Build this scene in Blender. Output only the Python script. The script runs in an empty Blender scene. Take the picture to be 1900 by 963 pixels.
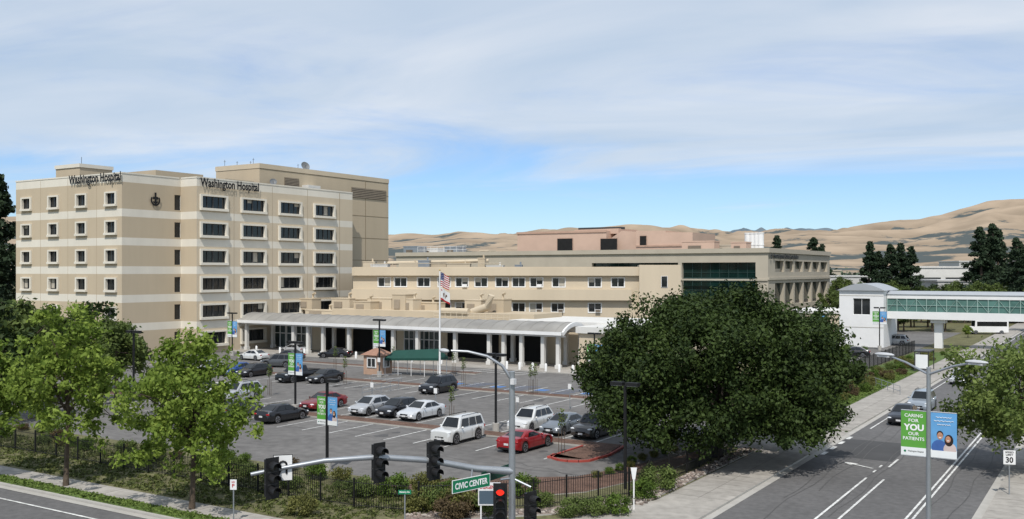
import bpy, math, random
import numpy as np
from mathutils import Vector, Matrix, noise
random.seed(7); rng=np.random.default_rng(7)
scene=bpy.context.scene
scene.view_settings.view_transform='Standard'
scene.view_settings.look='None'
scene.view_settings.exposure=0
COL=scene.collection
YAW=math.radians(32.2); c=math.cos(YAW); s=math.sin(YAW); F=1800.0; H=12.5; HZ=503.0
# site survey helpers: bearing/depth from the viewpoint -> site grid (x along the front street, y along the side street)
def at(px,Z):
    X=(px-950)/F*Z
    return (c*X-s*Z, s*X+c*Z)
def gnd(px,py): return at(px,F*H/(py-HZ))
def ux(px,v):
    r=(px-950)/F; return v*(r*c-s)/(c+r*s)
def vx(px,u):
    r=(px-950)/F; return -u*(c+r*s)/(s-r*c)
def dep(u,v): return -s*u+c*v
def zz(py,Z): return H-(py-HZ)*Z/F

# ---------------- materials ----------------
MATS={}
def mat(name,col,rough=.7,var=.1,scale=.6,metal=0,spec=.3,bump=0,bscale=8,coat=0,emis=None,scale2=None,streak=False):
    if name in MATS: return MATS[name]
    m=bpy.data.materials.new(name); m.use_nodes=True; nt=m.node_tree; N=nt.nodes; L=nt.links
    b=N['Principled BSDF']
    b.inputs['Roughness'].default_value=rough; b.inputs['Metallic'].default_value=metal
    b.inputs['Specular IOR Level'].default_value=spec
    if coat: b.inputs['Coat Weight'].default_value=coat; b.inputs['Coat Roughness'].default_value=.06
    g=N.new('ShaderNodeNewGeometry')
    vec=g.outputs['Position']
    if streak:
        mp=N.new('ShaderNodeMapping'); mp.inputs['Scale'].default_value=(1,1,.12); L.new(vec,mp.inputs[0]); vec=mp.outputs[0]
    n=N.new('ShaderNodeTexNoise'); n.inputs['Scale'].default_value=scale; n.inputs['Detail'].default_value=6; n.inputs['Roughness'].default_value=.6
    L.new(vec,n.inputs['Vector'])
    r=N.new('ShaderNodeValToRGB'); r.color_ramp.elements[0].position=.3; r.color_ramp.elements[1].position=.7
    r.color_ramp.elements[0].color=(*[x*(1-var) for x in col],1); r.color_ramp.elements[1].color=(*[min(1,x*(1+var)) for x in col],1)
    L.new(n.outputs['Fac'],r.inputs[0])
    out=r.outputs[0]
    if scale2:
        n2=N.new('ShaderNodeTexNoise'); n2.inputs['Scale'].default_value=scale2; n2.inputs['Detail'].default_value=4
        L.new(g.outputs['Position'],n2.inputs['Vector'])
        mm=N.new('ShaderNodeMapRange'); mm.inputs[1].default_value=.3; mm.inputs[2].default_value=.7; mm.inputs[3].default_value=1-var; mm.inputs[4].default_value=1+var
        L.new(n2.outputs['Fac'],mm.inputs[0])
        mx=N.new('ShaderNodeVectorMath'); mx.operation='SCALE'; L.new(out,mx.inputs[0]); L.new(mm.outputs[0],mx.inputs['Scale']); out=mx.outputs[0]
    L.new(out,b.inputs['Base Color'])
    if bump:
        bn=N.new('ShaderNodeTexNoise'); bn.inputs['Scale'].default_value=bscale; bn.inputs['Detail'].default_value=4
        L.new(g.outputs['Position'],bn.inputs['Vector'])
        bp=N.new('ShaderNodeBump'); bp.inputs['Strength'].default_value=bump; bp.inputs['Distance'].default_value=.05
        L.new(bn.outputs['Fac'],bp.inputs['Height']); L.new(bp.outputs[0],b.inputs['Normal'])
    if emis:
        b.inputs['Emission Color'].default_value=(*emis[0],1); b.inputs['Emission Strength'].default_value=emis[1]
    MATS[name]=m; return m
def leafmat(name,dark,light,trans=.25):
    m=bpy.data.materials.new(name); m.use_nodes=True; nt=m.node_tree; N=nt.nodes; L=nt.links
    for n in list(N): N.remove(n)
    o=N.new('ShaderNodeOutputMaterial'); a=N.new('ShaderNodeAttribute'); a.attribute_name='tone'
    r=N.new('ShaderNodeValToRGB'); r.color_ramp.elements[0].color=(*dark,1); r.color_ramp.elements[1].color=(*light,1)
    L.new(a.outputs['Fac'],r.inputs[0])
    d=N.new('ShaderNodeBsdfPrincipled'); d.inputs['Roughness'].default_value=.6; d.inputs['Specular IOR Level'].default_value=.15
    t=N.new('ShaderNodeBsdfTranslucent'); mx=N.new('ShaderNodeMixShader'); mx.inputs[0].default_value=trans
    L.new(r.outputs[0],d.inputs['Base Color']); L.new(r.outputs[0],t.inputs['Color'])
    L.new(d.outputs[0],mx.inputs[1]); L.new(t.outputs[0],mx.inputs[2]); L.new(mx.outputs[0],o.inputs[0])
    MATS[name]=m; return m
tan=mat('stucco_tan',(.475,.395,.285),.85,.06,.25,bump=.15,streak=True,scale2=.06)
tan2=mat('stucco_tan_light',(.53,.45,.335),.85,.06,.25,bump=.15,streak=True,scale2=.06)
cream=mat('stucco_cream',(.66,.62,.535),.85,.06,.3,bump=.1,streak=True,scale2=.06)
white=mat('white_paint',(.72,.72,.71),.6,.05,.5)
offwhite=mat('offwhite_roof',(.60,.59,.56),.8,.08,.4)
glass=mat('window_glass',(.018,.021,.023),.07,.5,.35,spec=.5)
gglass=mat('green_glass',(.006,.022,.019),.06,.5,.2,spec=.45)
lglass=mat('pale_green_glass',(.09,.18,.16),.1,.25,.5,spec=.6)
blind=mat('blind_fabric',(.40,.37,.31),.8,.1,1)
fmetal=mat('dark_frame',(.05,.05,.05),.4,.1,2)
roofg=mat('roof_membrane',(.42,.40,.36),.9,.12,.3)
vaultm=mat('vault_roof_metal',(.26,.25,.23),.55,.14,.5,bump=.2,bscale=3,scale2=.15)
pink=mat('stucco_pink',(.50,.355,.275),.85,.06,.2)
conc=mat('concrete_tan',(.43,.385,.31),.85,.06,.3)
darkin=mat('painted_dark_interior',(.012,.012,.012),.9,.2,1)  # near-black colour standing in for unlit interiors
asph=mat('asphalt',(.118,.115,.114),.9,.16,.12,bump=.3,bscale=20,scale2=2.5)
asph2=mat('asphalt_lot',(.140,.134,.128),.9,.2,.1,bump=.3,bscale=20,scale2=1.2)
walk=mat('pavement_concrete',(.32,.30,.27),.9,.14,.3,bump=.2,scale2=2)
kerbm=mat('kerb_concrete',(.38,.365,.335),.9,.1,1)
redk=mat('red_kerb',(.33,.06,.045),.7,.2,2)
mulch=mat('bark_mulch',(.125,.075,.055),.95,.35,1.2,bump=.8,bscale=12,scale2=8)
mark=mat('road_paint',(.58,.58,.56),.7,.28,1.5,scale2=4)
bluem=mat('blue_marking',(.07,.16,.36),.7,.2,2)
grassm=mat('grass',(.08,.12,.03),.95,.35,.6,bump=.8,bscale=15,scale2=5)
drygr=mat('dry_ground',(.12,.115,.055),.95,.3,.4,bump=.5,bscale=10,scale2=4)
gravel=mat('gravel',(.20,.165,.14),.95,.5,3,bump=1,bscale=9,scale2=9)
bark=mat('bark',(.10,.075,.055),.95,.3,3,bump=.8,bscale=10)
galv=mat('galvanised_steel',(.34,.36,.38),.4,.1,1.5,metal=.6,spec=.5)
black=mat('black_metal',(.014,.014,.015),.45,.2,2)
iron=mat('iron_black',(.012,.012,.012),.5,.2,2)
rubber=mat('tyre_rubber',(.018,.018,.018),.85,.15,3)
rimm=mat('alloy_rim',(.35,.35,.37),.3,.1,3,metal=.8)
chrome=mat('headlight_lens',(.62,.64,.66),.12,.08,5,spec=.7)
tail=mat('tail_light',(.30,.01,.012),.2,.1,5)
carglass=mat('car_glass',(.012,.014,.016),.05,.3,1,spec=.5)
plate=mat('plate',(.6,.6,.6),.5,.1,5)
signg=mat('sign_green',(.01,.17,.08),.5,.08,3)
bang=mat('banner_green',(.10,.32,.05),.7,.06,2)
banb=mat('banner_blue',(.12,.33,.60),.7,.08,2)
banw=mat('banner_white',(.72,.74,.74),.7,.04,2)
skin=mat('print_skin',(.48,.25,.16),.7,.05,3)
hair=mat('print_hair',(.025,.015,.012),.7,.1,3)
shirt=mat('print_blue_shirt',(.05,.12,.34),.7,.1,3)
shirtw=mat('print_white_shirt',(.55,.45,.42),.7,.1,3)
textb=mat('lettering_black',(.008,.008,.009),.5,.1,2)
textw=mat('lettering_white',(.8,.8,.8),.6,.03,2)
awn=mat('awning_green',(.01,.055,.042),.7,.12,1)
redlit=mat('lit_red_lamp',(.5,.02,.01),.3,.05,3,emis=((1,.03,.015),1.4))
lensd=mat('dark_lens',(.03,.03,.025),.2,.1,3)
brick=mat('booth_wall',(.42,.28,.20),.85,.1,2)
tile=mat('booth_roof',(.30,.17,.12),.85,.15,3)
flagr=mat('flag_red',(.42,.02,.025),.7,.05,3); flagb=mat('flag_blue',(.02,.035,.14),.7,.05,3); flagw=mat('flag_white',(.72,.72,.70),.7,.04,3)
bearb=mat('flag_brown',(.12,.05,.02),.7,.1,3)

# ---------------- mesh helper ----------------
class M:
    def __init__(s): s.v=[]; s.f=[]; s.m=[]
    def add(s,vs,fs,m=0):
        o=len(s.v); s.v+= [tuple(p) for p in vs]; s.f+=[tuple(i+o for i in f) for f in fs]; s.m+=[m]*len(fs); return s
    def quad(s,a,b,c_,d,m=0): return s.add([a,b,c_,d],[(0,1,2,3)],m)
    def box(s,x0,x1,y0,y1,z0,z1,m=0):
        if x0>x1:x0,x1=x1,x0
        if y0>y1:y0,y1=y1,y0
        return s.add([(x0,y0,z0),(x1,y0,z0),(x1,y1,z0),(x0,y1,z0),(x0,y0,z1),(x1,y0,z1),(x1,y1,z1),(x0,y1,z1)],
          [(3,2,1,0),(4,5,6,7),(0,1,5,4),(1,2,6,5),(2,3,7,6),(3,0,4,7)],m)
    def prism(s,pts,z0,z1,m=0,side=None):
        n=len(pts)
        a=sum(pts[i][0]*pts[(i+1)%n][1]-pts[(i+1)%n][0]*pts[i][1] for i in range(n))
        if a<0: pts=pts[::-1]
        vs=[(p[0],p[1],z0) for p in pts]+[(p[0],p[1],z1) for p in pts]
        s.add(vs,[tuple(range(n-1,-1,-1)),tuple(range(n,2*n))],m)
        s.add(vs,[(i,(i+1)%n,n+(i+1)%n,n+i) for i in range(n)],m if side is None else side); return s
    def xprism(s,prof,y0,y1,m=0):
        n=len(prof); vs=[(p[0],y0,p[1]) for p in prof]+[(p[0],y1,p[1]) for p in prof]
        s.add(vs,[tuple(range(n)),tuple(range(2*n-1,n-1,-1))]+[(i,n+i,n+(i+1)%n,(i+1)%n) for i in range(n)],m); return s
    def yprism(s,prof,x0,x1,m=0):
        n=len(prof); vs=[(x0,p[0],p[1]) for p in prof]+[(x1,p[0],p[1]) for p in prof]
        s.add(vs,[tuple(range(n-1,-1,-1)),tuple(range(n,2*n))]+[(i,(i+1)%n,n+(i+1)%n,n+i) for i in range(n)],m); return s
    def tube(s,pts,rad,n=8,m=0,cap=True):
        pts=[Vector(p) for p in pts]
        if not hasattr(rad,'__len__'): rad=[rad]*len(pts)
        vs=[];fs=[]
        for i,p in enumerate(pts):
            d=(pts[min(i+1,len(pts)-1)]-pts[max(i-1,0)]).normalized()
            a=d.orthogonal() if abs(d.z)>.9 else d.cross(Vector((0,0,1)))
            if abs(d.z)>.9: a=Vector((1,0,0)); a=(a-d*a.dot(d))
            a.normalize(); b=d.cross(a)
            for k in range(n):
                t=2*math.pi*k/n; vs.append(p+(a*math.cos(t)+b*math.sin(t))*rad[i])
        for i in range(len(pts)-1):
            for k in range(n):
                fs.append((i*n+k,i*n+(k+1)%n,(i+1)*n+(k+1)%n,(i+1)*n+k))
        if cap: fs.append(tuple(range(n-1,-1,-1))); fs.append(tuple(range((len(pts)-1)*n,len(pts)*n)))
        return s.add(vs,fs,m)
    def ell(s,cx,cy,cz,rx,ry,rz,m=0,nu=12,nv=8):
        vs=[];fs=[]
        for i in range(nv+1):
            ph=math.pi*i/nv
            for k in range(nu):
                t=2*math.pi*k/nu
                vs.append((cx+rx*math.sin(ph)*math.cos(t),cy+ry*math.sin(ph)*math.sin(t),cz-rz*math.cos(ph)))
        for i in range(nv):
            for k in range(nu): fs.append((i*nu+k,i*nu+(k+1)%nu,(i+1)*nu+(k+1)%nu,(i+1)*nu+k))
        return s.add(vs,fs,m)
    def mesh(s,name,mats,smooth=False):
        me=bpy.data.meshes.new(name); me.from_pydata(s.v,[],s.f)
        for mm in mats: me.materials.append(mm)
        me.polygons.foreach_set('material_index',s.m)
        if smooth:
            me.polygons.foreach_set('use_smooth',[True]*len(s.f))
            try: me.set_sharp_from_angle(angle=math.radians(38))
            except Exception: pass
        me.update(); return me
def ob(name,me,parent=None,loc=(0,0,0),rot=0,scale=None,label=None):
    o=bpy.data.objects.new(name,me); COL.objects.link(o)
    o.location=loc if len(loc)==3 else (*loc,0)
    o.rotation_euler=(0,0,rot) if not hasattr(rot,'__len__') else rot
    if scale is not None: o.scale=(scale,)*3 if not hasattr(scale,'__len__') else scale
    if parent is not None: o.parent=parent
    if label: o['label']=label
    return o
def root(name,loc,label,cat,group=None,rot=0,scale=None):
    o=ob(name,None,None,loc,rot,scale); o['label']=label; o['category']=cat
    o.empty_display_size=.5
    if group: o['group']=group
    return o
def tag(o,label,cat,group=None):
    o['label']=label;o['category']=cat
    if group:o['group']=group
    return o
def struct(o): o['kind']='structure'; return o
TX={}
def textmesh(t,w,h,mt,ext=.01,bold=.0,keep=False):
    key=(t,w,h,mt.name,ext,bold)
    if key in TX: return TX[key]
    cu=bpy.data.curves.new('t','FONT'); cu.body=t; cu.size=1; cu.extrude=0; cu.align_x='CENTER'; cu.offset=bold; cu.resolution_u=3
    o=bpy.data.objects.new('t',cu); COL.objects.link(o)
    dg=bpy.context.evaluated_depsgraph_get(); me=bpy.data.meshes.new_from_object(o.evaluated_get(dg))
    bpy.data.objects.remove(o)
    n=len(me.vertices); co=np.empty(n*3,dtype=np.float32); me.vertices.foreach_get('co',co); co=co.reshape(-1,3)
    mn=co.min(0);mxx=co.max(0); sx=w/(mxx[0]-mn[0]); sy=h/(mxx[1]-mn[1])
    x=(co[:,0]-(mn[0]+mxx[0])/2)*sx; y=(co[:,1]-(mn[1]+mxx[1])/2)*sy
    out=np.stack([x,np.full(n,-ext),y],1).astype(np.float32)
    me.vertices.foreach_set('co',out.ravel()); me.materials.clear(); me.materials.append(mt); me.update()
    TX[key]=me; return me

# ---------------- ground & roads ----------------
o=struct(ob('ground',M().quad((-6000,-600,0),(6000,-600,0),(6000,9000,0),(-6000,9000,0)).mesh('ground',[drygr])))
def sheet(name,pts,z,m,z0=None):
    mm=M()
    if z0 is None: mm.add([(p[0],p[1],z) for p in pts],[tuple(range(len(pts)))],0)
    else: mm.prism(pts,z0,z,0,1)
    return struct(ob(name,mm.mesh(name,[m,kerbm])))
sheet('side_road',[(-17.8,-60),(-6,-60),(-6,900),(-17.8,900)],.012,asph)
sheet('front_road',[(-400,8),(60,8),(60,32),(-400,32)],.008,asph)
sheet('road_junction',[(-34,31.9),(-17.7,31.9),(-17.7,50),(-34,50)],.004,asph)
def rc(cx,cy,r,a0,a1,n=8): return [(cx+r*math.cos(math.radians(a0+(a1-a0)*i/n)),cy+r*math.sin(math.radians(a0+(a1-a0)*i/n))) for i in range(n+1)]
sheet('pavement',[(-400,33.4),(-34.01,33.4),(-34.01,34.9),(-400,34.9)],.13,walk,0)
sheet('pavement',[(-34,34.9),(-32,35.2),(-29,37),(-23.5,42.5),(-21.35,48.5),(-21.3,50),(-17.95,50)]+rc(-27.9,42,9.95,0,-90,12)+[(-34,32.05)],.13,walk,0)
sheet('pavement',[(-21.3,50.02),(-17.95,50.02),(-17.95,66.2),(-21.3,66.2)],.13,walk,0)
sheet('kerb',[(-400,32.0),(-34.02,32.0),(-34.02,32.2),(-400,32.2)],.125,kerbm,0)
sheet('verge_grass',[(-400,32.22),(-34.02,32.22),(-34.02,33.38),(-400,33.38)],.12,grassm,0)
sheet('pavement',[(-21.3,78),(-17.95,78),(-17.95,600),(-21.3,600)],.13,walk,0)
sheet('pavement',[(-5.98,20),(-3.2,20),(-3.2,600),(-5.98,600)],.13,walk,0)
sheet('driveway',[(-24,66.25),(-17.9,66.25),(-17.9,77.9),(-24,77.9)],.03,walk)
sheet('gutter',[(-17.94,42),(-17.5,42),(-17.5,400),(-17.94,400)],.024,kerbm)
sheet('gutter',[(-6.45,20),(-6.0,20),(-6.0,400),(-6.45,400)],.024,kerbm)
sheet('gutter',[(-400,31.55),(-30,31.55),(-30,31.98),(-400,31.98)],.024,kerbm)
LOT=[(-125,45),(-37,45),(-27.5,52),(-24.5,62),(-24,66),(-24,78.5),(-28,81),(-28,98),(-33,104),(-125,107)]
sheet('parking_lot',LOT,.02,asph2)
sheet('entrance_walk',[(-119,104),(-50,103),(-50,112),(-119,112)],.13,walk,0)
sheet('parking_lot',[(-75,128),(-27.6,128),(-27.6,215),(-75,215)],.02,asph2)
sheet('planting_bed',[(-400,34.95),(-33.2,34.95),(-29.1,37.15),(-23.6,42.6),(-21.45,48.5),(-21.35,66),(-23.8,66),(-24.3,62),(-27.3,51.8),(-36.8,44.8),(-400,44.8)],.09,drygr,0)
sheet('gravel_bed',[(-30,37.6),(-24.6,42.8),(-21.6,48.5),(-21.4,66),(-22.3,66),(-22.6,48.8),(-25.5,43.8),(-31,39)],.16,gravel,.0)
sheet('mulch_bed',[(-36,43),(-28.5,44.5),(-25.5,48.2),(-24.0,54),(-23.6,64),(-24.4,64),(-24.8,62),(-27.8,51.5),(-34,47)],.14,mulch,.0)
sheet('grass_slope',[(-27,80),(-21.4,80),(-21.4,160),(-27,160)],.10,grassm,0)
sheet('planting_island',[(-100,61),(-32.2,61),(-32.2,56)]+rc(-31,57.2,1.4,180,330,6)+[(-29.6,59),(-30.2,62.6),(-100,62.6)],.14,mulch,0)
mm=M()
pts=[(-32.35,60.9),(-32.35,56)]+rc(-31,57.2,1.55,180,330,6)+[(-29.42,59),(-30.05,62.7)]
for a,b in zip(pts[:-1],pts[1:]):
    d=Vector((b[0]-a[0],b[1]-a[1])); n=Vector((d.y,-d.x)).normalized()*.16
    mm.prism([a,b,(b[0]+n.x,b[1]+n.y),(a[0]+n.x,a[1]+n.y)],0,.16)
struct(ob('kerb',mm.mesh('kerb',[redk])))
sheet('planting_island',[(-110,83.3),(-40,83.3),(-40,85),(-110,85)],.14,mulch,0)
sheet('planting_island',[(-95,96.5),(-66,96.5),(-66,98),(-95,98)],.14,mulch,0)
mk=M()
def ln(x0,y0,x1,y1,w=.12,z=.034,m=0):
    d=Vector((x1-x0,y1-y0)); n=Vector((-d.y,d.x)).normalized()*w/2
    mk.quad((x0-n.x,y0-n.y,z),(x1-n.x,y1-n.y,z),(x1+n.x,y1+n.y,z),(x0+n.x,y0+n.y,z),m)
for k in range(25):
    u=-32.5-2.75*k
    ln(u,62.75,u,68.2); ln(u,55.6,u,60.9)
    if u>-108: ln(u-2,78,u-2,83.2); 
for k in range(12):
    u=-44-2.75*k; ln(u,85.1,u,90.2)
for k in range(4):
    u=-46-5.5*k
    mk.add([(u-.7,87,.035),(u+.7,87,.035),(u+.7,88.4,.035),(u-.7,88.4,.035)],[(0,1,2,3)],1)
    for j in range(4): ln(u+1.4,85.5+j*1.2,u+3.9,86.5+j*1.2,.12,.038,1)
for k in range(5): ln(-62-k*2,99,-60-k*2,103,.25)
struct(ob('parking_markings',mk.mesh('parking_markings',[mark,bluem])))
mk=M()
r=np.random.default_rng(3)
for k in range(60):
    u=-33.9-2.75*r.integers(0,24)+r.uniform(-.3,.3); v=r.choice([58.0,65.5,80.2])+r.uniform(-1.5,1.5); q=r.uniform(.25,.6)
    mk.add([(u+q*(1+.3*math.sin(3*a+k))*math.cos(a),v+q*1.3*math.sin(a),.026) for a in np.linspace(0,6.28,11)[:-1]],[tuple(range(10))])
for k in range(10):
    u=r.uniform(-90,-34); v=r.uniform(47,76); d=r.uniform(-.4,.4); L_=r.uniform(5,14)
    for j in range(9):
        ln(u+L_*j/9,v+d*j+math.sin(j*1.7+k)*.25,u+L_*(j+1)/9,v+d*(j+1)+math.sin((j+1)*1.7+k)*.25,.07,.027)
for k in range(7):
    u=r.uniform(-16,-7); v=r.uniform(40,60)
    for j in range(14): ln(u+math.sin(j*1.3+k)*.15,v+j*2.2,u+math.sin((j+1)*1.3+k)*.15,v+(j+1)*2.2,.06,.022)
struct(ob('asphalt_repairs',mk.mesh('asphalt_repairs',[mat('asphalt_tar',(.085,.083,.082),.8,.15,.5)])))
mk=M()
for k in range(13): ln(-21.25,50.5+k*1.25,-18.0,50.5+k*1.25,.035,.1345)
ln(-19.6,50.1,-19.6,66.1,.03,.1348); ln(-19.6,78.1,-19.6,200,.03,.1348)
for k in range(60): ln(-21.25,79+k*2.0,-18.0,79+k*2.0,.04,.1345)
for k in range(50): ln(-36-k*1.5,33.45,-36-k*1.5,34.85,.035,.1345)
for k in range(40): ln(-5.9,22+k*1.6,-3.3,22+k*1.6,.035,.1345)
for k in range(5): ln(-23+.2,68+k*2.2,-18,68+k*2.2,.035,.0345)
struct(ob('pavement_joints',mk.mesh('pavement_joints',[mat('joint_dark',(.17,.155,.14),.9,.1,1)])))
mk=M()
ln(-13.1,20,-13.1,61,.13); ln(-12.1,20,-12.1,61,.13)
ln(-9.25,20,-9.25,400,.12); ln(-8.95,20,-8.95,400,.12)
for k in range(40): ln(-12.6,65+k*9,-12.6,68+k*9,.14)
ln(-16.9,80,-16.9,400,.12)
for k in range(4): ln(-17.3,67+k*2.4,-17.3,68.2+k*2.4,.3)
for k in range(1,3): ln(-13.1,61+k*1.8,-13.1,61.8+k*1.8,.12)
def arrow(x,y,L=2.6,ang=0,sc=1):
    ca,sa=math.cos(ang),math.sin(ang)
    def T(px,py): return (x+(px*ca-py*sa)*sc,y+(px*sa+py*ca)*sc,.039)
    mk.add([T(-.09,-L/2),T(.09,-L/2),T(.09,L/2-.9),T(-.09,L/2-.9)],[(0,1,2,3)])
    mk.add([T(-.4,L/2-.9),T(.4,L/2-.9),T(0,L/2)],[(0,1,2)])
gx,gy=gnd(1592,864)
arrow(gx,gy,2.4,math.radians(60),1)
gx,gy=gnd(1250,842); arrow(gx,gy,2.2,math.radians(60),1)
gx,gy=gnd(1480,800); arrow(gx,gy,1.6,math.radians(90),1)
ln(-400,30.1,-34,30.1,.15); 
for k in range(30): ln(-34-k*10,26.2,-37-k*10,26.2,.14)
ln(-34,22.0,-400,22.0,.12)
struct(ob('road_markings',mk.mesh('road_markings',[mark])))
sheet('asphalt_patch',[(-17.4,67),(-12.8,67),(-12.8,74.5),(-17.4,74.5)],.018,mat('asphalt_dark',(.065,.065,.066),.9,.15,.3))

# ---------------- facades ----------------
WC={}
def window(root_,loc,rot,w,h,n=2,fr=.28,proud=.22,gm=None,fm=None,dp=.22,mull=.06,mm_=None,blindp=.3,hood=0,name='window'):
    gm=gm or glass; fm=fm or cream; mm_=mm_ or fmetal
    key=(round(w,2),round(h,2),n,fr,proud,gm.name,fm.name,dp,hood)
    if key not in WC:
        a=M()
        if fr>0:
            a.box(-w/2-fr,w/2+fr,-proud,-.003,h/2,h/2+fr*.7,0)
            a.box(-w/2-fr,w/2+fr,-proud-hood,-.003,-h/2-fr,-h/2,0)
            a.box(-w/2-fr,-w/2,-proud,-.003,-h/2,h/2,0); a.box(w/2,w/2+fr,-proud,-.003,-h/2,h/2,0)
        for i in range(n+1):
            x=-w/2+mull/2+.002+(w-mull-.004)*i/n; ww=mull
            if n==4 and i==2: ww=mull*4
            a.box(x-ww/2,x+ww/2,dp-.1,dp-.01,-h/2,h/2,1)
        a.box(-w/2,w/2,dp-.09,dp-.012,-h/2,-h/2+mull,1); a.box(-w/2,w/2,dp-.09,dp-.012,h/2-mull,h/2,1)
        g=M().quad((-w/2,dp,-h/2),(w/2,dp,-h/2),(w/2,dp,h/2),(-w/2,dp,h/2))
        WC[key]=(a.mesh('window_frame',[fm,mm_]),g.mesh('pane',[gm]))
    a,g=WC[key]
    o=ob(name,a,root_,loc,rot); ob('glass',g,o)
    if random.random()<blindp:
        i=random.randrange(n); x0=-w/2+w*i/n+.05; x1=-w/2+w*(i+1)/n-.05; hh=h*random.choice([.3,.5,.9])
        ob('blind',M().quad((x0,dp-.006,h/2-hh),(x1,dp-.006,h/2-hh),(x1,dp-.006,h/2-.05),(x0,dp-.006,h/2-.05)).mesh('blind',[blind]),o)
    return o
def wallmesh(L,bands,ops,mats,reveal=.25):
    m=M(); xs=sorted(set([0,L]+[x for o in ops for x in o[:2]])); zs=sorted(set([z for b in bands for z in b[:2]]+[z for o in ops for z in o[2:4]]))
    for i in range(len(xs)-1):
        for j in range(len(zs)-1):
            x=(xs[i]+xs[i+1])/2; z=(zs[j]+zs[j+1])/2
            if any(o[0]<x<o[1] and o[2]<z<o[3] for o in ops): continue
            mi=0
            for b in bands:
                if b[0]<z<b[1]: mi=b[2]
            m.quad((xs[i],0,zs[j]),(xs[i+1],0,zs[j]),(xs[i+1],0,zs[j+1]),(xs[i],0,zs[j+1]),mi)
    for x0,x1,z0,z1 in [o[:4] for o in ops]:
        r=reveal
        m.quad((x0,0,z0),(x1,0,z0),(x1,r,z0),(x0,r,z0),1); m.quad((x0,r,z1),(x1,r,z1),(x1,0,z1),(x0,0,z1),1)
        m.quad((x0,0,z1),(x0,0,z0),(x0,r,z0),(x0,r,z1),1); m.quad((x1,0,z0),(x1,0,z1),(x1,r,z1),(x1,r,z0),1)
    return m.mesh('wall',mats)
def facade(rt,p,rot,L,bands,cs,w,h,mats=None,**kw):
    ops=[(x-w/2,x+w/2,z-h/2,z+h/2) for x,z in cs]
    ob('wall',wallmesh(L,bands,ops,mats or [tan,cream,tan2]),rt,(p[0],p[1],0),rot)
    for x,z in cs:
        window(rt,(p[0]+x*math.cos(rot),p[1]+x*math.sin(rot),z),rot,w,h,**kw)

# ---------------- tower ----------------
R90=math.pi/2
T0=Vector((-130,105,0))
tower=root('hospital_tower',T0,'six storey tan stucco hospital tower with cream bands and black lettering','building')
def T(u,v): return (u-T0.x,v-T0.y)
FZ=[23.0-4.15*k for k in range(6)]
bands=[(0,26.55,0)]+[(z-2.62,z-1.5,1) for z in FZ if z>2.5]+[(25.35,26.55,1)]
Au0,Au1,Av0=-148.1,-121.6,88.0
cs=[(u-Au0,z) for u in (-145.1,-138,-131,-124) for z in FZ[:5]]
facade(tower,T(Au0,Av0),0,Au1-Au0,bands,cs,2.1,1.6,n=2,fr=.32,proud=.26,hood=.14)
Bv0=98.3; L=Bv0-Av0
facade(tower,T(Au1,Av0),R90,L,bands,[(L-.62,z-.1) for z in FZ[:6]],1.1,2.3,n=1,fr=0,blindp=0,dp=.2)
facade(tower,T(Au1,Bv0),0,3.6,bands,[],1,1)
Lb=133.2-98.3
csb=[(v-98.3,z) for v in (101.5,109.5,117.6,125.8) for z in FZ]
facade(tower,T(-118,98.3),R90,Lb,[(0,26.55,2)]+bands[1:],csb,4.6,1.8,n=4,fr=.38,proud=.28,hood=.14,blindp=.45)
core=mat('light_block_dark',(.1,.09,.08),.9,.1,1); joint=mat('joint_brown',(.22,.17,.11),.9,.1,1)
m=M()
m.box(*[T(Au0,0)[0]+.02,T(Au1,0)[0]-.3],T(0,Av0+.3)[1],T(0,124)[1],0,25.9,0)
m.box(T(-140,0)[0],T(-118.3,0)[0],T(0,98.6)[1],T(0,133.1)[1],0,25.95,0)
m.box(T(-118.29,0)[0],T(-118.03,0)[0],T(0,98.35)[1],T(0,133.15)[1],25.8,26.5,0)
ob('light_block_mass',m.mesh('light_block_mass',[core]),tower)  # added inner boxes that block light behind facades; tops form the roof
m=M(); m.box(T(-118,0)[0]+.003,T(-118,0)[0]+.02,T(0,129.7)[1],T(0,129.82)[1],4,26.4); 
for u_ in (-141.5,-134.5,-127.5): m.box(T(u_,0)[0],T(u_,0)[0]+.05,T(0,Av0)[1]-.015,T(0,Av0)[1]-.003,.5,26.4)
for v_ in (105.5,113.6,121.7): m.box(T(-118,0)[0]+.003,T(-118,0)[0]+.02,T(0,v_)[1],T(0,v_)[1]+.06,.5,26.4)
ob('control_joints',m.mesh('control_joints',[mat('joint_light',(.38,.31,.22),.9,.05,1)]),tower)
m=M(); x0,x1=T(Au0,0)[0],T(Au1,0)[0]; y0=T(0,Av0)[1]
m.box(x0-.06,x1+.06,y0-.06,y0+.35,26.55,26.75); m.box(x1-.35,x1+.06,y0+.36,T(0,98)[1],26.55,26.75)
xb=T(-118,0)[0]; m.box(xb-.35,xb+.06,T(0,98.24)[1],T(0,133.2)[1],26.55,26.76); m.box(x1+.07,xb-.36,T(0,98.24)[1],T(0,98.6)[1],26.55,26.76)
ob('parapet',m.mesh('parapet',[cream]),tower)
m=M().box(T(Au0,0)[0]-.0,T(Au0,0)[0]+.015,T(0,Av0+.01)[1],T(0,124)[1],0,26.5)
ob('side_wall',m.mesh('side_wall',[tan]),tower)
Cu,Cv0,Cv1=-120.5,113.2,146.4
m=M(); m.box(T(-131,0)[0],T(Cu,0)[0],T(0,Cv0)[1],T(0,Cv1)[1],0,29.5,0); m.box(T(-131.1,0)[0],T(Cu+.08,0)[0],T(0,Cv0-.08)[1],T(0,Cv1+.08)[1],29.5,30.3,2)
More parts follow.
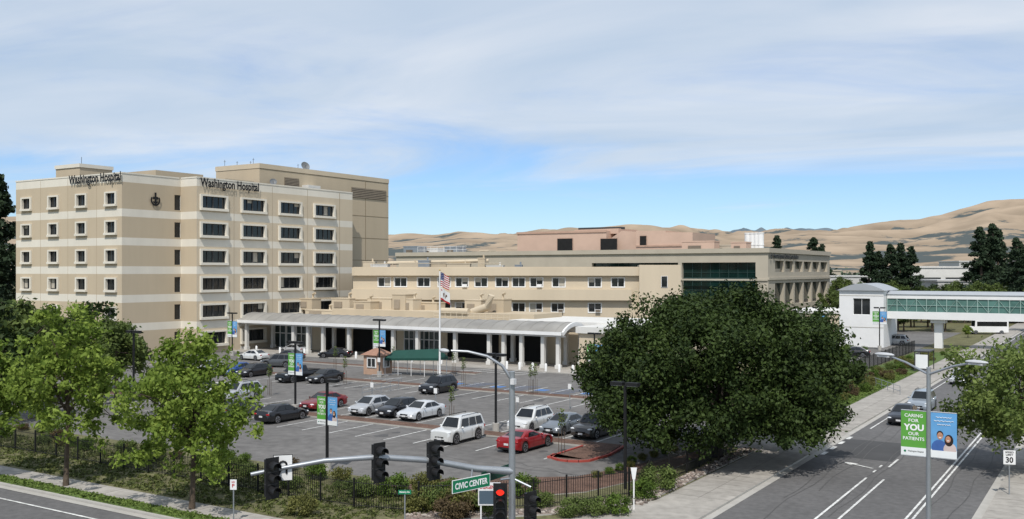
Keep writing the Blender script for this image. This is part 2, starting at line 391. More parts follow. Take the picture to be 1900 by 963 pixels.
for zc in (29.44,27.0,22.85,18.7,14.55): m.box(T(Cu,0)[0]+.001,T(Cu,0)[0]+.03,T(0,Cv0)[1]+.01,T(0,Cv1)[1]-.01,zc-.04,zc+.04,1)  # thin brown joint strips across the wall
m.box(T(Cu,0)[0]+.001,T(Cu,0)[0]+.032,T(0,139.6)[1],T(0,139.7)[1],12,29.3,1)
ob('rear_block',m.mesh('rear_block',[tan,joint,tan2]),tower)
def louvre(parent,loc,rot,w,h,name='louvre_vent',n=6):
    m=M(); m.box(-w/2,w/2,-.05,-.003,-h/2,h/2,0)
    for i in range(n):
        z=-h/2+h*(i+.5)/n; m.box(-w/2+.1,w/2-.1,-.12,-.051,z-h/n*.22,z+h/n*.22,1)
    return ob(name,m.mesh(name,[mat('louvre_dark',(.16,.13,.10),.7,.1,1),mat('louvre_slat',(.30,.25,.19),.7,.1,1)]),parent,loc,rot)
v0,v1=vx(652,Cu),vx(716,Cu); louvre(tower,(T(Cu,0)[0]+.03,T(0,(v0+v1)/2)[1],zz(360,dep(Cu,(v0+v1)/2))),R90,v1-v0,1.9)
v0=vx(541,Cu); louvre(tower,(T(Cu,0)[0]+.03,T(0,v0)[1],27.7),R90,3.4,1.5)
m=M().box(T(-150,0)[0],T(-143.5,0)[0],T(0,96)[1],T(0,102)[1],25.9,29.4,0).box(T(-150.15,0)[0],T(-143.35,0)[0],T(0,95.85)[1],T(0,102.15)[1],29.4,30.0,1)
ob('rooftop_room',m.mesh('rooftop_room',[tan,cream]),tower)
m=M().box(T(-138,0)[0],T(-124.5,0)[0],T(0,96)[1],T(0,105)[1],25.9,27.9,0)
ob('rooftop_room',m.mesh('rooftop_room',[tan]),tower)
m=M().box(T(-124,0)[0],T(-120.5,0)[0],T(0,106)[1],T(0,112)[1],25.9,27.2,0).box(T(-121,0)[0],T(-119,0)[0],T(0,123)[1],T(0,126)[1],25.9,27.4,1)
ob('roof_unit',m.mesh('roof_unit',[tan,offwhite]),tower)
def dish(parent,loc,r,rot):
    m=M(); m.tube([(0,0,0),(0,0,r*1.1)],.06,6)
    vs=[];fs=[]
    for i in range(5):
        rr=r*i/4
        for k in range(16): t=2*math.pi*k/16; vs.append((rr*math.cos(t),rr*rr/r*-.35,r*1.3+rr*math.sin(t)))
    for i in range(4):
        for k in range(16): fs.append((i*16+k,i*16+(k+1)%16,(i+1)*16+(k+1)%16,(i+1)*16+k))
    m.add(vs,fs,1); m.tube([(0,0,r*1.3),(0,-r*.7,r*1.3)],.03,5)
    return ob('satellite_dish',m.mesh('satellite_dish',[fmetal,mat('dish_grey',(.16,.17,.18),.5,.1,1)]),parent,loc,(math.radians(-25),0,rot))
v=vx(568,-123); dish(tower,(T(-123,v)[0],T(-123,v)[1],30.1),.85,1.3)
v=vx(512,-119); dish(tower,(T(-119.6,v)[0],T(0,v)[1],26.6),.6,.9)
for px,hh in ((417,1.6),(440,1.2),(465,1.0),(470,1.5),(553,1.0)):
    v=vx(px,-126)
    if px<500: u_=ux(px,116); p=T(u_,116)
    else: p=T(-122,vx(px,-122))
    m=M().tube([(0,0,0),(0,0,hh)],.035,5).box(-.25,.25,-.02,.02,hh*.8,hh*.83)
    ob('antenna',m.mesh('antenna',[fmetal]),tower,(*p,30.2))
p=T(-146,98); ob('antenna',M().tube([(0,0,0),(0,0,1.4)],.04,5).mesh('antenna',[fmetal]),tower,(*p,30))
def letter(parent,t,w,h,loc,rot,mt=textb,bold=.02,ext=.01,name='lettering'):
    return ob(name,textmesh(t,w,h,mt,ext,bold),parent,loc,rot)
ua,ub=ux(131,Av0),ux(228,Av0); letter(tower,'Washington Hospital',ub-ua,1.75,(*T((ua+ub)/2,Av0-.25),25.95),0,bold=.035,ext=.08)
va,vb=vx(369,-118),vx(478,-118); letter(tower,'Washington Hospital',vb-va,1.75,(*T(-118+.25,(va+vb)/2),25.75),R90,bold=.035,ext=.08)
def emblem(parent,loc,rot,r):
    m=M(); n=24
    for k in range(n):
        t0,t1=math.radians(-215+250*k/n),math.radians(-215+250*(k+1)/n)
        P=lambda t,q:(q*math.cos(t),-.1,q*math.sin(t))
        m.quad(P(t0,r*.68),P(t0,r),P(t1,r),P(t1,r*.68))
    m.box(-r*.2,r*.2,-.12,-.1,-r*.45,r*1.35); m.box(-r*.55,r*.55,-.119,-.101,r*.15,r*.6)
    m.add([(0,-.11,-r*.2),(-r*.6,-.11,-r*.2),(0,-.11,-r*.8),(r*.6,-.11,-r*.2)],[(0,1,2,3)])
    ob('emblem',m.mesh('emblem',[textb]),parent,loc,rot)
ve=vx(287,Au1); emblem(tower,(*T(Au1+.1,ve),23.0),R90,.85)

# ---------------- low wing ----------------
P0=Vector((*at(655,163),0)); P1=Vector((*at(1262,157),0)); dd=P1-P0; LD=dd.length; rotD=math.atan2(dd.y,dd.x)
wing=root('low_wing',P0,'long tan hospital wing with rows of white framed windows','building',rot=rotD)
zD=13.15
def sD(px): return (px-655)/(1262-655)*LD
r1=[sD(x) for x in (715,746,790,829,862,898,937,968,1001,1042,1108,1150)]
r2=[sD(x) for x in (690,715,750,790,829,862,898,935,968,1000,1040,1108)]
cs=[(x,10.65) for x in r1]+[(x,6.5) for x in r2]+[(x,2.4) for x in r2[::2]]
e=sD(1188)
facade(wing,(0,0),0,e,[(0,zD,2)],cs,2.1,1.5,n=2,fr=.1,proud=.06,fm=white,mm_=white,blindp=.5,mull=.08)
m=M(); m.box(0,e-.01,-.7,-.004,11.75,13.1,0); m.box(0,e-1.2,-.9,-.004,7.75,9.5,0)
m.box(.01,e,.3,15,0,12.6,1); m.box(e+.01,LD,-1.4,15,0,zD+.35,0)  # box in the second material is an added dark core blocking light
m.box(-.02,e-.03,.26,.6,12.6,13.2,0)
ob('spandrel_band',m.mesh('spandrel_band',[tan2,core]),wing)
window(wing,(sD(1233),-1.43,10.8),0,.9,1.7,n=1,fr=.08,proud=.05,fm=white,dp=-.01,blindp=0)
window(wing,(sD(1233),-1.43,6.5),0,.9,1.7,n=1,fr=.08,proud=.05,fm=white,dp=-.01,blindp=0)
for i,x in enumerate(r2):
    if i%3==1 or i>8: ob('air_conditioner',M().box(-.4,.4,-.4,-.1,-.25,.25).box(-.36,.36,-.41,-.401,-.2,.2,1).mesh('air_conditioner',[white,MATS['louvre_dark']]),wing,(x+.5,0,6.0))
for i,x in enumerate(r1):
    if i in(4,8): ob('air_conditioner',M().box(-.4,.4,-.4,-.1,-.25,.25).mesh('air_conditioner',[white]),wing,(x+.5,0,10.1))
for px,w,h,mt in ((665,2,1.6,tan2),(690,3,1.1,offwhite),(745,3.5,1.4,tan2),(775,2,1.8,galv),(800,3,1.3,tan),(842,4,1.2,tan2),(890,1.2,2.2,tan),(915,3,.9,offwhite),(960,1.2,1.0,galv)):
    x=sD(px); y=6+random.random()*3
    m=M().box(-w/2,w/2,-1,1,0,h*.9).box(-w/2-.05,w/2+.05,-1.05,1.05,h*.9,h).tube([(w*.3,-.5,h),(w*.3,-.5,h+.5)],.15,8)
    ob('rooftop_unit',m.mesh('rooftop_unit',[mt]),wing,(x,y,12.6))
m=M()
for px in (680,720,760,810,870,930): 
    x=sD(px); m.tube([(x,4,12.6),(x,4,13.9)],.05,5)
m.tube([(sD(680),4,13.8),(sD(930),4,13.8)],.06,5); m.tube([(sD(700),8,13.9),(sD(900),8,14.3)],.3,8)
ob('roof_pipework',m.mesh('roof_pipework',[tan2]),wing)

# ---------------- critical care building ----------------
Fu1,Fv0=-71.2,227.0; FZt=17.8
fb=root('care_pavilion',(Fu1,Fv0,0),'modern tan concrete pavilion with dark green glass walls','building')
def Q(u,v): return (u-Fu1,v-Fv0)
Fu0=ux(735,Fv0)
L=Fu1-Fu0
def fx(px): return ux(px,Fv0)-Fu0
ops=[(fx(1265),fx(1402),5.6,14.6),(fx(1098),fx(1258),12.2,14.6),(fx(1265),fx(1325)-.4,.5,5),(fx(1325)+.4,fx(1402),.5,5)]
ob('wall',wallmesh(L,[(0,FZt,0)],ops,[conc,conc],1.2),fb,Q(Fu0,Fv0),0)
for (a,b,z0,z1) in ops:
    g=M().quad((a,1.2,z0),(b,1.2,z0),(b,1.2,z1),(a,1.2,z1)); o=ob('curtain_wall',g.mesh('curtain_wall',[gglass]),fb,Q(Fu0,Fv0))
    m=M(); n=max(2,int((b-a)/2.2))
    for i in range(n+1):
        x=a+.05+(b-a-.1)*i/n; m.box(x-.05,x+.05,1.08,1.19,z0,z1)
    for z in ([z0+2.2,z0+4.4,z0+6.6] if z1-z0>6 else [z0+1.2]): m.box(a,b,1.06,1.18,z-.05,z+.05)
    if z1-z0>6: m.box(a,b,1.0,1.17,z0+4.4,z0+5.3)
    ob('mullions',m.mesh('mullions',[mat('mullion',(.03,.06,.055),.4,.1,1)]),o)
Ls=57; nb=6
bw=(Ls-7)/nb
ops=[]
for i in range(nb):
    x0=5+i*bw+.6; x1=5+(i+1)*bw-.6
    ops.append((x0,x1,12.3,15.0)); ops.append((x0,x1,4.2,9.6))
ob('wall',wallmesh(Ls,[(0,FZt,0)],ops,[conc,conc],1.0),fb,(0,0),R90)
for i,(a,b,z0,z1) in enumerate(ops):
    o=ob('loggia_window',M().box(a,a+.12,.9,.99,z0,z1).box((a+b)/2-.06,(a+b)/2+.06,.9,.99,z0,z1).box(a,b,.88,.98,z0,z0+.8,0).mesh('loggia_window',[conc if i%2==0 else fmetal]),fb,(0,0),R90)
    ob('glass',M().quad((a,1,z0),(b,1,z0),(b,1,z1),(a,1,z1)).mesh('pane',[gglass]),o)
m=M().box(-L+.1,-1.3,1.3,Ls-1,0,17.2,0).box(-.02,.45,-.45,-.003,16.9,18.0,1).box(-L,-.03,-.45,-.003,16.9,18.0,1).box(.003,.45,0,Ls,16.9,18.0,1)  # first box is an unseen dark core added to block light
m.box(-L,.0,-.3,-.004,10.2,10.6,1).box(.003,.3,0,Ls,10.4,11,1)
ob('cornice',m.mesh('cornice',[core,conc]),fb)
ob('roof',M().quad((-L,0.1,17.3),(-.1,.1,17.3),(-.1,Ls,17.3),(-L,Ls,17.3)).mesh('roof',[roofg]),fb)
va,vb=vx(1433,Fu1),vx(1479,Fu1)
letter(fb,'Morris Hyman Critical Care Pavilion',vb-va,1.5,(.35,(va+vb)/2-Fv0,16.0),R90,bold=.05,ext=.03)
emblem(fb,(.3,1.3,16.0),R90,.62)
for px,v,w,h,mt in ((770,240,6,3,galv),(800,245,8,2.4,offwhite),(845,240,5,2.6,galv),(905,240,3,1.4,tan2),(1300,245,9,3.2,pink),(1340,250,7,2.2,conc),(1375,245,4,2.8,pink)):
    p=Q(ux(px,v),v); m=M().box(-w/2,w/2,-2,2,0,h-.3).box(-w/2-.1,w/2+.1,-2.1,2.1,h-.3,h).box(-w*.3,w*.1,-2.2,-2.11,.4,h*.6,1)
    ob('rooftop_unit',m.mesh('rooftop_unit',[mt,MATS['louvre_dark']]),fb,(*p,17.3))
for px in (1388,1396,1404,1411):
    p=Q(ux(px,250),250); m=M().tube([(0,0,0),(0,0,5)],.9,12).tube([(0,0,5),(0,0,5.3)],[1.0,1.0],12).tube([(0,0,2),(0,0,2.2)],[1.0,1.0],12)
    ob('cooling_tower',m.mesh('cooling_tower',[white],True),fb,(*p,17.3))
m=M()
for px in range(775,870,12):
    p=Q(ux(px,236),236); m.tube([(*p,17.3),(*p,20)],.06,5)
p=Q(ux(775,236),236); q=Q(ux(866,236),236); m.tube([(*p,19.9),(*q,19.9)],.06,5); m.tube([(*p,18.9),(*q,18.9)],.06,5)
ob('roof_pipework',m.mesh('roof_pipework',[offwhite]),fb)

# pink building behind
gv=288; g0=ux(958,gv); g1=ux(1285,gv)
pb=root('pink_building',((g0+g1)/2,gv,0),'pink stucco hospital building with stepped angular roofline','building')
gc=(g0+g1)/2
def gx_(px): return ux(px,gv)-gc
m=M()
def zp(py,px): return zz(py,dep(ux(px,gv),gv))
m.box(gx_(960),gx_(1125),0,20,0,zp(431,1000),0)
m.xprism([(gx_(1125)+.02,0),(gx_(1180),0),(gx_(1180),zp(430,1180)),(gx_(1150),zp(428,1150)),(gx_(1125)+.02,zp(445,1125))],1.5,20,0)
m.xprism([(gx_(1180)+.02,0),(gx_(1285),0),(gx_(1285),zp(431,1285)),(gx_(1235),zp(431,1235)),(gx_(1235),zp(428,1235)),(gx_(1180)+.02,zp(428,1180))],0,20,0)
m.xprism([(gx_(1058),zp(433,1060)),(gx_(1140),zp(433,1140)),(gx_(1140),zp(423,1140)),(gx_(1058),zp(426,1060))],3,18,0)
m.box(gx_(960)-.2,gx_(1125)+.1,-.3,-.003,zp(431,1000)-.5,zp(431,1000)+.2,1)
m.box(gx_(1180),gx_(1285)+.2,-.3,-.003,zp(455,1200)-.5,zp(455,1200),1)
ob('wall',m.mesh('wall',[pink,mat('pink_trim',(.42,.28,.21),.8)]),pb)
for a,b,y0,y1 in ((1035,1063,466,443),(1115,1146,466,443),(1188,1200,455,438)):
    za,zb=zp(y0,a),zp(y1,a); o=ob('window',M().box(gx_(a)-.1,gx_(a),-.35,-.31,za,zb).box(gx_(b),gx_(b)+.1,-.35,-.31,za,zb).box(gx_(a),gx_(b),-.35,-.31,zb,zb+.1).mesh('window_frame',[MATS['pink_trim']]),pb)
    ob('glass',M().box(gx_(a),gx_(b),-.33,-.005,za,zb).mesh('pane',[darkin]),o)
m=M()
m.box(gx_(1060),gx_(1140),5,8,zp(425,1100),zp(425,1100)+.8)
ob('roof_plant',m.mesh('roof_plant',[fmetal]),pb)

# ---------------- entrance lobby & vaulted canopy ----------------
Cu0,Cu1=-119.0,ux(1047,107)
lob=root('entrance_lobby',(-85,114,0),'single storey tan entrance lobby with glazed doors and rooftop plant','building')
LX=lambda u:u+85
LY=lambda v:v-114
m=M(); m.box(LX(-117.8),LX(-44),LY(113.5),LY(126),0,5.1,0); m.box(LX(-117.7),LX(-44.1),LY(113.6),LY(125.9),5.1,5.25,1)
m.box(LX(-58),LX(-43.9),LY(108),LY(113.4),0,4.7,0); m.box(LX(-58.3),LX(-43.5),LY(107.6),LY(113.45),4.7,5.5,2)
m.box(LX(-72),LX(-43.6),LY(113.46),LY(127),5.26,5.75,2)
m.box(LX(-108),LX(-70),LY(117),LY(125),5.26,6.4,3)
ob('wall',m.mesh('wall',[tan2,roofg,offwhite,tan]),lob)
def glazed(u0,u1,z0=.15,z1=4.2,n=6,door=False):
    m=M(); w=u1-u0
    for i in range(n+1):
        x=w*i/n; m.box(x-.06,x+.06,-.12,-.02,z0,z1)
    for z in (z0,z0+2.3,z1): m.box(0,w,-.11,-.025,z-.05,z+.07)
    o=ob('entrance_glazing',m.mesh('entrance_glazing',[white]),lob,(LX(u0),LY(113.48),0))
    ob('glass',M().quad((0,-.02,z0),(w,-.02,z0),(w,-.02,z1),(0,-.02,z1)).mesh('pane',[mat('lobby_glass',(.05,.07,.07),.08,.5,.5,spec=.6)]),o)
for a,b,n in ((470,530,6),(532,578,5),(750,815,7)):
    glazed(ux(a,113.4),ux(b,113.4),n=n)
for a,b in ((600,640),(655,735),(830,925),(932,1010)):
    o=ob('painted_shade_panel',M().box(0,ux(b,113.4)-ux(a,113.4),-.06,-.004,.15,4.0).mesh('painted_shade_panel',[darkin]),lob,(LX(ux(a,113.4)),LY(113.48),0))  # solid black panels on the wall paint the shade under the canopy
m_t=[tan2,tan,offwhite,galv]
for px,py,w,h,k in ((540,585,5,1.4,0),(575,580,3,1.9,1),(600,584,6,.9,0),(640,578,4,2.0,0),(680,580,3.5,1.7,1),(712,576,5,2.2,0),(748,570,2.6,2.9,1),(765,574,2,2.2,0),(790,578,6,1.6,1),(850,580,4,1.2,0),(885,575,3,2.2,0),(925,572,3.2,2.4,1)):
    v=118+random.random()*5; u=ux(px,v)
    m=M().box(-w/2,w/2,-1.1,1.1,0,h-.15).box(-w/2-.06,w/2+.06,-1.16,1.16,h-.15,h)
    m.box(-w*.35,w*.1,-1.2,-1.105,h*.2,h*.7,1)
    if random.random()<.5: m.tube([(w*.25,0,h),(w*.25,0,h+.7),(w*.25+.5,0,h+.9)],.22,8)
    ob('rooftop_unit',m.mesh('rooftop_unit',[m_t[k],MATS['louvre_slat']]),lob,(LX(u),LY(v),5.25 if h<1.5 else 6.0))
m=M()
u0,u1=ux(820,117),ux(960,117)
m.tube([(LX(u0),LY(117),6.6),(LX(ux(870,117)),LY(117),6.6)],.45,10)
m.tube([(LX(ux(870,118)),LY(118),6.2),(LX(ux(905,118)),LY(118),7.3),(LX(ux(912,118)),LY(118),9)],[.6,.6,.5],10)
for i in range(14):
    x=LX(u0)+i*(u1-u0)/13; m.tube([(x,LY(115),5.2),(x,LY(115),6.5)],.05,5)
m.tube([(LX(u0),LY(115),6.4),(LX(u1),LY(115),6.4)],.06,5); m.tube([(LX(u0),LY(115),5.9),(LX(u1),LY(115),5.9)],.05,5)
ob('roof_ductwork',m.mesh('roof_ductwork',[tan2],True),lob)

can=root('vaulted_canopy',((Cu0+Cu1)/2,109.5,0),'long barrel vaulted entrance canopy on white columns','canopy')
cx0=(Cu0+Cu1)/2; LC=Cu1-Cu0
v0,v1=106.3,112.9
def arc(n,zs,rise,a,b): return [(a+(b-a)*i/n, zs+rise*math.sin(math.pi*(i/n))**.8) for i in range(n+1)]
top=arc(14,4.75,1.15,v0,v1); bot=arc(14,4.5,1.05,v0+.15,v1-.15)
m=M(); n=len(top)
for i in range(n-1):
    a,b=top[i],top[i+1]; m.quad((-LC/2,a[0]-109.5,a[1]),(LC/2,a[0]-109.5,a[1]),(LC/2,b[0]-109.5,b[1]),(-LC/2,b[0]-109.5,b[1]),0)
    a,b=bot[i],bot[i+1]; m.quad((LC/2,a[0]-109.5,a[1]),(-LC/2,a[0]-109.5,a[1]),(-LC/2,b[0]-109.5,b[1]),(LC/2,b[0]-109.5,b[1]),1)
ob('vault_roof',m.mesh('vault_roof',[vaultm,white],True),can)
m=M()
for xs in (-LC/2-.25,LC/2+.001): 
    for i in range(n-1):
        a,b,c2,d=top[i],top[i+1],bot[i+1],bot[i]
        m.yprism([(a[0]-109.5,a[1]+.06),(d[0]-109.5,d[1]-.12),(c2[0]-109.5,c2[1]-.12),(b[0]-109.5,b[1]+.06)],xs,xs+.25)
m.box(-LC/2,LC/2,v0-109.5-.12,v0-109.5+.0,4.4,4.82); m.box(-LC/2,LC/2,v1-109.5,v1-109.5+.12,4.4,4.82)
ob('fascia',m.mesh('fascia',[white]),can)
for i in range(30):
    x=-LC/2+1+i*(LC-2)/29
    pts=[(x,a[0]-109.5,a[1]+.02) for a in top]
    ob('roof_seam',M().tube(pts,.035,4).mesh('roof_seam',[vaultm]),can)
m=M(); m.box(-.24,.24,-.24,.24,.6,4.3).box(-.34,.34,-.34,.34,.13,.6).box(-.32,.32,-.32,.32,4.3,4.48); cme=m.mesh('column',[offwhite])
for px in (447,458,545,572,600,648,697,730,775,845,908,935,968,1008,1036):
    u=ux(px,107.2); ob('column',cme,can,(u-cx0,107.2-109.5,0)); 
    if px%2==0: ob('column',cme,can,(u-cx0+.5,112.3-109.5,0))
ob('beam',M().box(-LC/2+.1,LC/2-.1,-2.6,-2.0,4.15,4.29).mesh('beam',[white]),can)

# ---------------- skybridge ----------------
sb=root('skybridge',(-20,170,0),'glazed white pedestrian bridge crossing the side road','footbridge')
su0,su1=-32.9,60
def S(u,v): return (u+20,v-170)
m=M(); x0,x1=S(su0,0)[0],S(su1,0)[0]
m.box(x0,x1,-1.6,2.2,4.9,5.0,0); m.box(x0,x1,-1.75,-1.6,4.7,5.9,0); m.box(x0,x1,-1.75,-1.6,8.0,8.7,0); m.box(x0,x1,2.2,2.35,4.7,5.9,0); m.box(x0,x1,2.2,2.35,8.0,8.7,0)
ob('deck_fascia',m.mesh('deck_fascia',[white]),sb)
pf=[(-1.9+4.4*i/10, 8.7+.55*math.sin(math.pi*i/10)) for i in range(11)]
ob('bridge_roof',M().yprism(pf[::-1],x0,x1,0).mesh('bridge_roof',[mat('bridge_roof_grey',(.34,.36,.38),.5,.06,.5)]),sb)
m=M(); x=x0; k=0
while x<x1-.1:
    m.box(x,x+.1,-1.74,-1.62,5.9,8.0); m.box(x,x+.1,2.22,2.34,5.9,8.0)
    if k%2==0 and x+3<x1: m.tube([(x+.05,-1.68,5.95),(x+1.5,-1.68,7.95),(x+3.05,-1.68,5.95)],.04,4)
    x+=1.5; k+=1
m.box(x0,x1,-1.73,-1.63,6.9,6.97)
ob('glazing_bars',m.mesh('glazing_bars',[mat('bar_green_grey',(.30,.42,.38),.5,.05,1)]),sb)
m=M().quad((x0,-1.6,5.9),(x1,-1.6,5.9),(x1,-1.6,8),(x0,-1.6,8)); ob('glazing',m.mesh('glazing',[lglass]),sb)
m=M().quad((x0,2.2,5.9),(x1,2.2,5.9),(x1,2.2,8),(x0,2.2,8)); ob('glazing',m.mesh('glazing',[lglass]),sb)
p=S(-25.3,170.3); ob('support_column',M().box(p[0]-.6,p[0]+.6,p[1]-.6,p[1]+.6,0,4.1).box(p[0]-1.1,p[0]+1.1,p[1]-1.2,p[1]+1.2,4.1,4.69).mesh('support_column',[white]),sb)
p=S(1,170.3); ob('support_column',M().box(p[0]-.6,p[0]+.6,p[1]-.6,p[1]+.6,0,4.69).mesh('support_column',[white]),sb)
st=root('bridge_stair_tower',(-36.5,171,0),'white stair and lift tower with curved roof','building')
W2=3.5
ob('wall',wallmesh(7,[(0,9.3,0)],[(2.2,4.9,5.3,8.0)],[white,white],.3),st,(-W2,-5),0)
window(st,(0.05,-5,6.65),0,2.7,2.7,n=2,fr=0,blindp=0,dp=.28,mm_=white)
m=M().box(-W2,W2,-4.65,6,0,9.29); ob('core',m.mesh('core',[white]),st)
ob('wall',M().box(W2+.0,W2+.02,-5,6,0,9.3).box(-W2-.02,-W2-.001,-5,6,0,9.3).box(-W2,W2,-5.03,-5.001,3.2,3.3,1).box(-W2,W2,-5.03,-5.001,8.4,8.5,1).mesh('wall',[white,roofg]),st)
pf=[(-W2-.3+(2*W2+.6)*i/12, 9.3+1.15*math.sin(math.pi*i/12)) for i in range(13)]
ob('curved_roof',M().xprism(pf[::-1],-5.4,6.3,0).mesh('curved_roof',[MATS['bridge_roof_grey']]),st)
p=at(1525,185); rb=root('round_building',(*p,0),'low round tan stucco building with white roof','building')
ob('wall',M().tube([(0,0,0),(0,0,4.6)],5.2,32).mesh('wall',[tan2],True),rb); ob('roof',M().tube([(0,0,4.6),(0,0,5.1),(0,0,5.5)],[5.4,5.4,3],32).mesh('roof',[offwhite]),rb)
ob('door',M().box(-.5,.5,-5.26,-5.19,.1,2.3).mesh('door',[fmetal]),rb)
greyw=mat('distant_wall_grey',(.50,.50,.49),.8,.05,.2)
def lowb(px0,px1,Z,h,mt,label,depth=20,win=True,rot=0):
    a=Vector((*at(px0,Z),0)); b=Vector((*at(px1,Z),0)); d=b-a; L=d.length
    r=root('distant_building',a,label,'building',rot=math.atan2(d.y,d.x),group='low buildings beyond the hospital')
    ob('wall',M().box(0,L,0,depth,0,h).box(-.3,L+.3,-.3,depth+.3,h,h+.5).mesh('wall',[mt]),r)
    if win:
        n=max(2,int(L/9))
        for i in range(n):
            x=(i+.5)*L/n; ob('window',M().box(x-L/n*.42,x+L/n*.42,-.06,-.004,h*.48,h*.78).mesh('window',[glass]),r)
lowb(1540,1690,330,10.5,greyw,'long pale flat roofed office building')
lowb(1695,1805,300,13.5,offwhite,'white modern office building with dark window band')
lowb(1740,1862,270,9.6,greyw,'low pale building behind the trees')
lowb(1480,1560,380,12.5,conc,'pale concrete building beyond the pavilion')
lowb(1780,1900,420,16.5,greyw,'pale commercial building at the foot of the hills')
lowb(1850,2050,240,8.0,greyw,'pale low building with ribbon windows')

# ---------------- hills ----------------
prof=[(-1200,60),(-600,75),(-100,95),(0,115),(60,110),(300,60),(600,55),(725,70),(800,72),(850,80),(900,80),(950,80),(1050,84),(1120,87),(1190,92),(1230,90),(1260,88),(1290,83),(1340,78),(1400,78),(1440,82),(1500,89),(1560,90),(1600,94),(1650,96),(1700,99),(1740,108),(1780,121),(1830,134),(1870,139),(1900,142),(2000,158),(2200,185),(2600,165),(3200,120)]
PX=[p[0] for p in prof]; PH=[p[1] for p in prof]
def hills(name,Z0,Z1,Zp,scale,offs,mt,nb=700,nr=110,x0=-700,x1=2700,seed=0,rough=1):
    vs=[];val=[]
    sa=lambda n_:math.sqrt(n_*n_+.006)
    for j in range(nr+1):
        Z=Z0+(Z1-Z0)*j/nr
        t=(Z-Z0)/(Zp-Z0) if Z<Zp else 1-.5*(Z-Zp)/(Z1-Zp)
        env=(t*t*(3-2*t))**.8 if Z<Zp else t
        for i in range(nb+1):
            px=x0+(x1-x0)*i/nb
            base=np.interp(px,PX,PH)*scale+offs
            u,v=at(px,Z)
            p=Vector((u/620+seed,v/620,seed))
            wv=Vector((noise.noise(p*1.3),noise.noise(p*1.3+Vector((9,2,5))),0))*.4
            q=p+wv
            rid=1-sa(noise.noise(q*1.4))*2.2
            rid2=1-sa(noise.noise(q*3.4+Vector((3,1,7))))*2.0
            rid3=noise.noise(q*9+Vector((3,1,7)))
            kk=.66+.20*rid+.115*rid2+.03*rid3
            k=env*kk
            wig=noise.noise(Vector((px/70.,seed,3)))*2.0+noise.noise(Vector((px/25.,seed,9)))*.9
            z=(base+wig*rough)*Z/F*k
            vs.append((u,v,max(z,-1)+12.5*min(1,env*1.5)-1)); val.append(.6*rid2+.3*rid+.2*rid3)
    fs=[(j*(nb+1)+i,j*(nb+1)+i+1,(j+1)*(nb+1)+i+1,(j+1)*(nb+1)+i) for j in range(nr) for i in range(nb)]
    me=M().add(vs,fs).mesh(name,[mt]); me.polygons.foreach_set('use_smooth',[True]*len(fs))
    a=me.attributes.new('ridge','FLOAT','POINT'); a.data.foreach_set('value',np.array(val,dtype=np.float32))
    return struct(ob(name,me))
def hillmat(name,gold,green,th,sc):
    m=bpy.data.materials.new(name); m.use_nodes=True; nt=m.node_tree;N=nt.nodes;L=nt.links; b=N['Principled BSDF']
    b.inputs['Roughness'].default_value=1; b.inputs['Specular IOR Level'].default_value=0
    g=N.new('ShaderNodeNewGeometry'); n=N.new('ShaderNodeTexNoise'); n.inputs['Scale'].default_value=sc; n.inputs['Detail'].default_value=10; n.inputs['Roughness'].default_value=.66
    L.new(g.outputs['Position'],n.inputs['Vector'])
    sep=N.new('ShaderNodeSeparateXYZ'); L.new(g.outputs['Position'],sep.inputs[0])
    mr=N.new('ShaderNodeMapRange'); mr.inputs[1].default_value=20; mr.inputs[2].default_value=190; mr.inputs[3].default_value=.10; mr.inputs[4].default_value=-.10; L.new(sep.outputs[2],mr.inputs[0])
    ad=N.new('ShaderNodeMath'); L.new(n.outputs['Fac'],ad.inputs[0]); L.new(mr.outputs[0],ad.inputs[1])
    at_=N.new('ShaderNodeAttribute'); at_.attribute_name='ridge'
    mv=N.new('ShaderNodeMapRange'); mv.inputs[1].default_value=.2; mv.inputs[2].default_value=.9; mv.inputs[3].default_value=.10; mv.inputs[4].default_value=-.08; L.new(at_.outputs['Fac'],mv.inputs[0])
    ad2=N.new('ShaderNodeMath'); L.new(ad.outputs[0],ad2.inputs[0]); L.new(mv.outputs[0],ad2.inputs[1])
    r=N.new('ShaderNodeValToRGB'); r.color_ramp.elements[0].position=th; r.color_ramp.elements[1].position=th+.035
    r.color_ramp.elements[0].color=(0,0,0,1); r.color_ramp.elements[1].color=(1,1,1,1); L.new(ad2.outputs[0],r.inputs[0])
    n2=N.new('ShaderNodeTexNoise'); n2.inputs['Scale'].default_value=.012; n2.inputs['Detail'].default_value=8; L.new(g.outputs['Position'],n2.inputs['Vector'])
    gr=N.new('ShaderNodeValToRGB'); gr.color_ramp.elements[0].position=.35; gr.color_ramp.elements[1].position=.65
    gr.color_ramp.elements[0].color=(*[x*.85 for x in gold],1); gr.color_ramp.elements[1].color=(*[x*1.12 for x in gold],1); L.new(n2.outputs['Fac'],gr.inputs[0])
    md=N.new('ShaderNodeMapRange'); md.inputs[1].default_value=.1; md.inputs[2].default_value=.8; md.inputs[3].default_value=.72; md.inputs[4].default_value=1.06; L.new(at_.outputs['Fac'],md.inputs[0])  # hollows darkened in colour, standing in for relief shading
    sc_=N.new('ShaderNodeVectorMath'); sc_.operation='SCALE'; L.new(gr.outputs[0],sc_.inputs[0]); L.new(md.outputs[0],sc_.inputs['Scale'])
    mx=N.new('ShaderNodeMix'); mx.data_type='RGBA'; L.new(r.outputs[0],mx.inputs[0]); L.new(sc_.outputs[0],mx.inputs[6]); mx.inputs[7].default_value=(*green,1)
    L.new(mx.outputs[2],b.inputs['Base Color']); return m
hills('hills',1100,4200,3000,1.0,6,hillmat('hazy_hill_grass',(.335,.265,.195),(.085,.10,.10),.56,.0042))  # grass and oak colours have aerial haze mixed in
